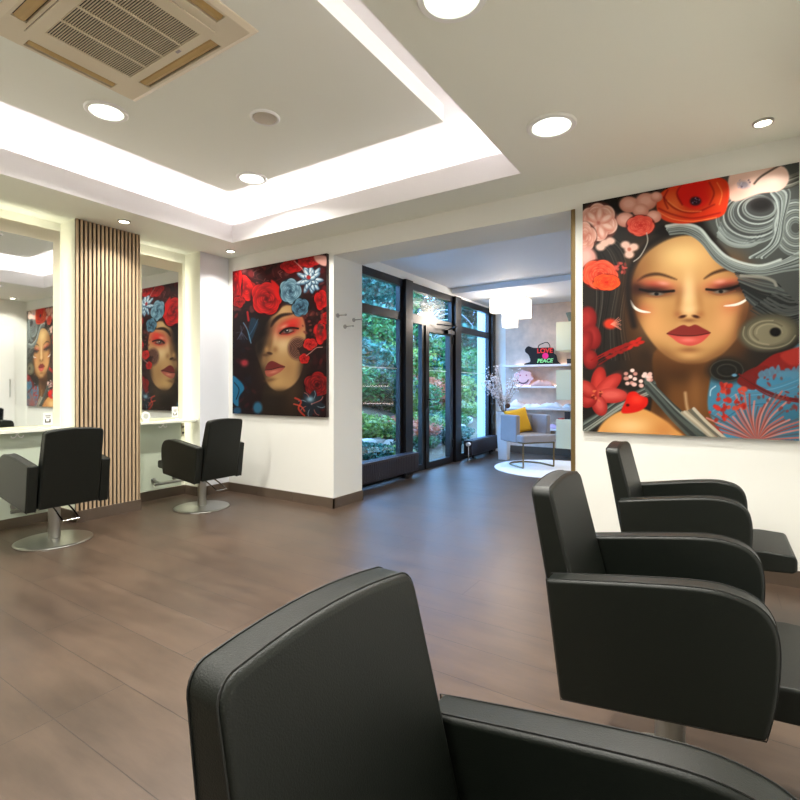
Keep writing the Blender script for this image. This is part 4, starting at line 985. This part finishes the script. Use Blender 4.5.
    for (x, y, r) in ((160,150,26),(205,142,28),(150,190,24),(225,182,20),(190,165,22),(232,130,16)): c.blob(x,y,r,r*0.82,(206,138,120),0,0.1); c.blob(x-2,y-3,r*0.8,r*0.6,(238,186,170),0,0.5)
    c.rose(190,205,38,28,(196,40,26),(240,116,92),0,3,0,7)
    for (x, y) in ((160,268),(150,256),(172,262),(160,282),(95,252),(110,246),(84,262)): c.blob(x,y,13,10,(240,200,184),0,0.3)
    c.blob(160,268,5,5,(200,120,100),0,0.4)
    c.blob(48,292,26,30,(222,160,150),0,0.2); c.blob(44,286,18,20,(240,192,182),0,0.5)
    c.rose(82,335,48,40,(190,44,28),(246,120,84),0,3.4,1,8); c.rose(100,355,36,22,(206,40,20),(252,110,50),0,3,2,8); c.specks(14,(120,150,300,330),(3,7),[(214,96,84),(150,60,56)])
    c.stroke([(206,225),(208,250),(190,285),(172,300)],3,(196,190,180),0.9,1)
    # lower left reds
    for (x,y,rx,ry,an) in ((48,455,26,36,10),(62,500,24,34,-10),(42,520,20,40,20),(58,560,20,26,0)): c.blob(x,y,rx,ry,(128,30,30),an,0.12); c.blob(x-3,y-4,rx*0.7,ry*0.7,(176,58,54),an,0.5,0.8)
    c.strands([(60,560),(110,535),(150,520),(190,508)],[(80,575),(120,548),(150,532),(188,516)],4,3,[(150,30,26),(110,22,20)])
    for k in range(14): c.blob(100+k*7, 550-k*3.2+(6 if k%2 else -5), 10, 4.5, (196,44,34) if k>8 else (150,34,30), -35+20*(k%3), 0.3)
    c.blob(110,465,18,14,(206,64,40),0,0.3); 
    for k in range(9): c.stroke([(112,466),(132+k%3*3,448+k*4)],1.5,(226,150,130),0.9,0.8,2)
    c.strands([(20,735),(80,700),(130,665),(190,640),(225,618)],[(20,775),(85,728),(140,690),(195,662),(235,648)],10,6,[(126,136,130),(88,96,92),(150,156,148),(60,64,62)]); c.strands([(200,600),(240,640),(290,690),(345,735),(390,765)],[(205,640),(240,680),(275,720),(310,755),(340,785)],12,6,[(126,136,130),(88,96,92),(150,156,148),(60,64,62)])
    c.poly([(70,760),(95,722),(140,694),(190,688),(235,708),(275,738),(295,775),(70,775)],(222,164,96),3); c.glow(160,735,50,22,(246,204,146)); c.glow(250,745,30,24,(206,140,80),0,0.7)
    for an,l,dk,lt in ((-80,72,(150,34,30),(206,72,62)),(-40,80,(160,40,36),(214,84,74)),(0,78,(176,50,44),(226,108,98)),(70,52,(150,36,32),(220,100,92)),(150,44,(140,30,28),(196,70,64)),(215,56,(150,34,30),(206,84,74))):
        a = math.radians(an); x, y = 72+math.cos(a)*l*0.52, 655+math.sin(a)*l*0.52
        c.blob(x,y,l*0.55,20,dk,an,0.06); c.blob(x,y-3,l*0.46,14,lt,an,0.6,0.9)
    c.specks(14,(58,88,642,668),(2,5),[(110,30,24),(220,120,80)])
    for k in range(22): c.blob(150+c.rng.uniform(0,70), 588+c.rng.uniform(0,45)*0.9+ (k%5)*1.5, 6, 5, [(232,190,180),(206,150,140),(246,214,206)][k%3], 0, 0.3)
    c.poly([(140,700),(150,668),(158,648),(175,644),(190,655),(208,662),(206,682),(180,698)],(214,34,24),2); c.glow(180,665,16,12,(246,70,50)); c.blob(156,680,5,4,(90,16,14),0,0.4)
    # olive flower right
    c.blob(530,488,80,50,(74,72,60),-6,0.12); c.blob(528,490,68,40,(132,126,104),-6,0.3)
    for k in range(5): c.stroke([(530+(70-9*k)*math.cos(a), 488+(42-5*k)*math.sin(a)) for a in [0.2+k*.7+j*0.55 for j in range(7)]], 3, [(160,154,130),(92,88,72)][k%2], 0.8, 1.5)
    c.blob(546,487,15,12,(18,16,16),0,0.2)
    c.blob(418,588,52,34,(38,36,32),0,0.25)
    for k in range(4): c.stroke([(418+(44-9*k)*math.cos(a), 588+(28-6*k)*math.sin(a)) for a in [2*PI*j/10 for j in range(11)]], 2.5, [(80,78,70),(30,28,26)][k%2], 0.8, 1.2)
    c.blob(438,601,7,4,(110,160,190),0,0.4)
    # red foliage and fan
    c.strands([(380,690),(450,640),(540,630),(620,600)],[(390,740),(470,690),(560,680),(630,660)],9,3,[(120,166,190),(96,130,150),(60,104,128)],0.7)
    c.poly([(480,600),(520,560),(560,540),(640,530),(640,590),(580,590),(530,600)],(140,34,30),2,0.95); c.poly([(560,545),(640,520),(640,560),(590,575)],(170,56,46),3,0.9)
    c.poly([(445,620),(470,590),(520,575),(545,600),(500,610),(490,640)],(120,34,30),2,0.95)
    for k in range(9): c.poly([(500+14*k,598-6*(k%3)),(512+14*k,588-5*(k%4)),(520+14*k,604-4*(k%3)),(508+14*k,612-5*(k%2))],(92,140,166),1.5,0.85)
    c.strands([(450,598),(520,640),(580,660),(640,665)],[(455,610),(520,650),(580,668),(640,675)],4,3,[(120,30,28),(90,40,36)])
    for k in range(34):
        a = math.radians(-165+k*5.0); l = 150*(0.8+0.2*math.sin(k*0.7))
        c.stroke([(500,775),(500+0.5*l*math.cos(a)-8,775+0.55*l*math.sin(a)),(500+l*math.cos(a),775+1.02*l*math.sin(a)*0.95)], 4.6, [(196,112,100),(150,70,62),(214,140,128),(96,96,104)][k%4], 0.9, 1.2)
    c.specks(26,(395,470,625,690),(4,11),[(190,52,38),(160,40,34),(206,80,60)],0.95); c.specks(16,(365,420,665,770),(4,10),[(214,50,34),(170,44,36)],0.9)
    c.specks(24,(500,613,600,700),(3,8),[(150,50,44),(120,70,66)],0.7)
    c.stroke([(374,655),(376,640),(388,630)],3,(190,214,226),0.9,1)
    c.strands([(300,700),(350,740),(400,790)],[(330,690),(370,730),(440,790)],6,6,[(170,160,140),(110,110,100),(200,190,170)])

def paint_left(c):
    R1, R2 = (120,10,14), (224,34,34)
    c.glow(250,100,260,120,(78,18,22)); c.specks(90,(30,440,70,330),(6,20),[(96,20,24),(60,14,18),(130,30,34),(36,12,16),(110,60,60)],0.8)
    c.specks(60,(30,140,300,740),(6,20),[(40,14,20),(24,12,16),(70,18,26),(28,24,40)],0.8); c.specks(50,(330,440,300,740),(6,18),[(60,16,20),(34,12,14),(100,24,26),(56,40,40)],0.8)
    for k in range(26):
        x, y = c.rng.uniform(130,250), c.rng.uniform(110,210); c.stroke([(x,y),(x+c.rng.uniform(-20,20),y-14),(x+c.rng.uniform(-26,26),y-26)],2.2,[(170,110,104),(120,50,50),(90,30,34)][k%3],0.8,1)
    # neck + face
    c.poly([(200,560),(330,520),(350,740),(170,740)],(44,30,24),6); c.glow(300,640,30,90,(78,56,38),10,0.7)
    face = [(232,300),(275,276),(320,300),(345,350),(350,420),(345,490),(335,550),(308,600),(268,630),(232,637),(200,618),(178,580),(160,530),(142,480),(140,440),(165,410),(185,350)]
    c.poly(face, (190,152,104), 4)
    c.glow(155,450,36,90,(30,20,18),8,0.95); c.glow(170,360,40,60,(26,18,18),10,0.9); c.glow(172,560,26,50,(60,44,30),-20,0.8); c.glow(345,540,26,80,(50,32,26),10,0.85); c.glow(240,640,60,16,(70,52,34),0,0.8)
    c.glow(258,440,40,36,(226,196,150),0,0.9); c.glow(225,400,12,40,(226,196,150),14,0.8); c.glow(255,300,30,20,(210,176,126),0,0.8); c.glow(232,595,32,22,(206,168,112),0,0.8); c.glow(280,540,26,40,(170,130,86),0,0.6); c.glow(175,500,10,30,(170,130,90),0,0.6)
    c.stroke([(204,366),(220,340),(250,319),(296,312)], 15, (34,20,16), 0.95, 4, taper=True)
    c.glow(280,368,54,30,(196,24,28),-20,0.95); c.glow(298,345,28,16,(226,60,50),-20,0.7); c.glow(258,366,20,8,(232,170,140),-24,0.8); c.glow(272,384,26,9,(40,16,16),-12,0.95); c.stroke([(242,394),(262,377),(290,371),(318,374)],7,(14,8,8),1,2); c.blob(276,385,20,7,(150,136,126),-12,0.3); c.blob(270,385,9,7,(34,28,34),0,0.3); c.blob(272,382,2.5,2.5,(230,230,230),0,0.3); c.stroke([(246,397),(272,396),(300,386)],4,(70,20,22),0.9,2); c.stroke([(250,396),(275,400),(305,388)],4,(200,60,56),0.7,3)
    c.glow(158,395,26,14,(24,14,16),-10,0.9)
    # nose
    c.glow(198,440,12,34,(120,84,54),16,0.6); c.glow(186,462,10,14,(196,156,106),0,0.8); c.blob(198,478,12,6,(70,40,28),10,0.4); c.glow(222,462,12,14,(150,108,70),0,0.7); c.glow(180,485,18,6,(90,60,40),0,0.8)
    # lips
    c.poly([(180,545),(190,520),(206,510),(222,514),(242,524),(264,534),(235,540),(205,548)], (120,42,40), 1.5)
    c.poly([(180,548),(205,548),(235,540),(262,535),(248,552),(225,566),(200,576),(184,570)], (176,92,78), 1.5); c.glow(215,556,20,6,(224,150,128),-12,0.8); c.stroke([(180,548),(205,546),(235,538),(262,535)],3,(50,14,16),0.95,1); c.glow(200,590,24,7,(120,84,54),-10,0.8)
    # flowers
    c.rose(98,205,46,56,(110,8,12),(232,40,36),-30,2.2,0.5,4); c.rose(55,190,30,90,(90,8,12),(206,28,30),0,2,1,4); c.rose(70,262,26,26,(90,8,12),(200,30,30),0,2)
    c.rose(185,250,66,72,(96,4,10),(236,40,38),-20,4.2,0.3,5); c.poly([(205,170),(240,200),(252,240),(232,255),(215,215)],(222,30,28),3)
    c.rose(285,218,46,54,(36,70,92),(176,212,226),0,3.2,1.2,5); c.rose(328,285,36,40,(24,44,62),(120,170,194),30,2.6,0.2,5)
    for lay, (n_, L_) in enumerate(((9, 62), (8, 46), (6, 28))):
        for k in range(n_):
            a = 2*PI*k/n_+lay*0.35+c.rng.uniform(-.12,.12); l = L_*c.rng.uniform(0.85,1.1)
            x, y = 368+math.cos(a)*l*0.5, 170+math.sin(a)*l*0.58; g_ = math.degrees(math.atan2(math.sin(a)*1.16, math.cos(a)))
            c.blob(x,y,l*0.5,11,(58,84,108),g_,0.06); c.blob(x-1,y-2,l*0.45,7.5,(150,184,204),g_,0.3); c.blob(x-2,y-4,l*0.36,3.5,(232,242,246),g_,0.5)
    c.blob(362,160,9,9,(170,40,40),0,0.3)
    c.rose(290,112,50,32,R1,(214,34,34),0,2.2,0.6,5); c.rose(360,92,50,28,R1,(226,40,36),0,2,0.1,5); c.poly([(385,70),(436,72),(436,112),(400,100)],(236,180,168),3); c.stroke([(300,90),(330,118),(345,140)],3,(240,200,190),0.8,1)
    c.rose(414,255,30,44,R1,(232,36,34),0,2,0.4,4); c.rose(412,390,30,52,R1,(232,36,36),0,2.2,0.2,4); c.rose(432,330,20,26,R1,(220,34,32),0,2)
    c.specks(30,(335,420,300,400),(5,11),[(96,48,44),(130,66,58),(60,30,30)],0.8)
    c.blob(318,458,42,46,(58,30,28),0,0.2)
    for k in range(7): c.stroke([(318+(42-6*k)*math.cos(a), 458+(46-6*k)*math.sin(a)) for a in [1.2+2*PI*j/12*0.8 for j in range(12)]], 2, (176,128,104), 0.9, 0.8)
    c.rose(368,440,30,26,R1,(240,56,50),0,2.4,0.2,5); c.rose(344,500,22,22,R1,(230,44,40),0,2.2,0.9,5); c.stroke([(352,488),(370,475),(395,455),(420,452)],3,(220,170,160),0.9,1)
    c.rose(398,610,56,56,(60,8,12),(176,26,28),0,2.4,0.5,6)
    # lower right metallic flower
    for an in range(0,360,45):
        a = math.radians(an+12); x, y = 375+math.cos(a)*30, 690+math.sin(a)*30
        c.blob(x,y,28,15,(36,42,52),an+12,0.08); c.stroke([(375,690),(x+12*math.cos(a+0.6),y+12*math.sin(a+0.6)),(375+math.cos(a)*56,690+math.sin(a)*56)],2.5,(206,120,104) if an%90 else (150,170,184),0.9,1)
    c.glow(368,670,16,12,(150,190,210)); c.stroke([(305,665),(330,680),(320,710),(345,740)],7,(196,64,44),0.95,1.5); c.stroke([(300,690),(330,700),(345,720)],5,(214,84,60),0.95,1.5)
    # blue pieces left
    c.poly([(38,575),(70,590),(92,625),(70,660),(66,700),(38,670)],(42,128,170),3); c.stroke([(50,600),(70,630),(58,670)],4,(14,30,44),0.9,1.5); c.blob(148,706,20,26,(58,118,150),0,0.3); c.blob(62,718,18,16,(36,90,124),0,0.3)
    c.blob(93,518,16,15,(176,58,66),0,0.5); c.poly([(120,330),(150,345),(140,380),(118,430),(108,400)],(30,58,80),3); c.stroke([(88,350),(105,380),(120,435)],4,(120,170,196),0.9,1.5); c.stroke([(150,335),(130,375),(112,405)],3,(70,110,140),0.9,1.5)
    c.stroke([(105,305),(110,340)],8,(196,40,40),0.9,2)
    for k in range(8): c.stroke([(55+c.rng.uniform(0,40),360+c.rng.uniform(0,60)),(80,390),(60+c.rng.uniform(0,50),420)],2,(96,112,136),0.7,1)
canvas_object('large_painting', 'large canvas of a woman with grey swirling hair and orange poppies, right of the doorway', -0.845, 0.395, 0.885, 2.545, 330, 430, sk(570,150,2.6652,2.6667), paint_right, (36,32,30))
canvas_object('large_painting', 'tall canvas of a face framed by red and blue roses, left of the doorway', -4.73, -3.305, 0.905, 2.545, 260, 300, sk(225,240,4.208,4.21), paint_left, (34,12,15), 0.80)
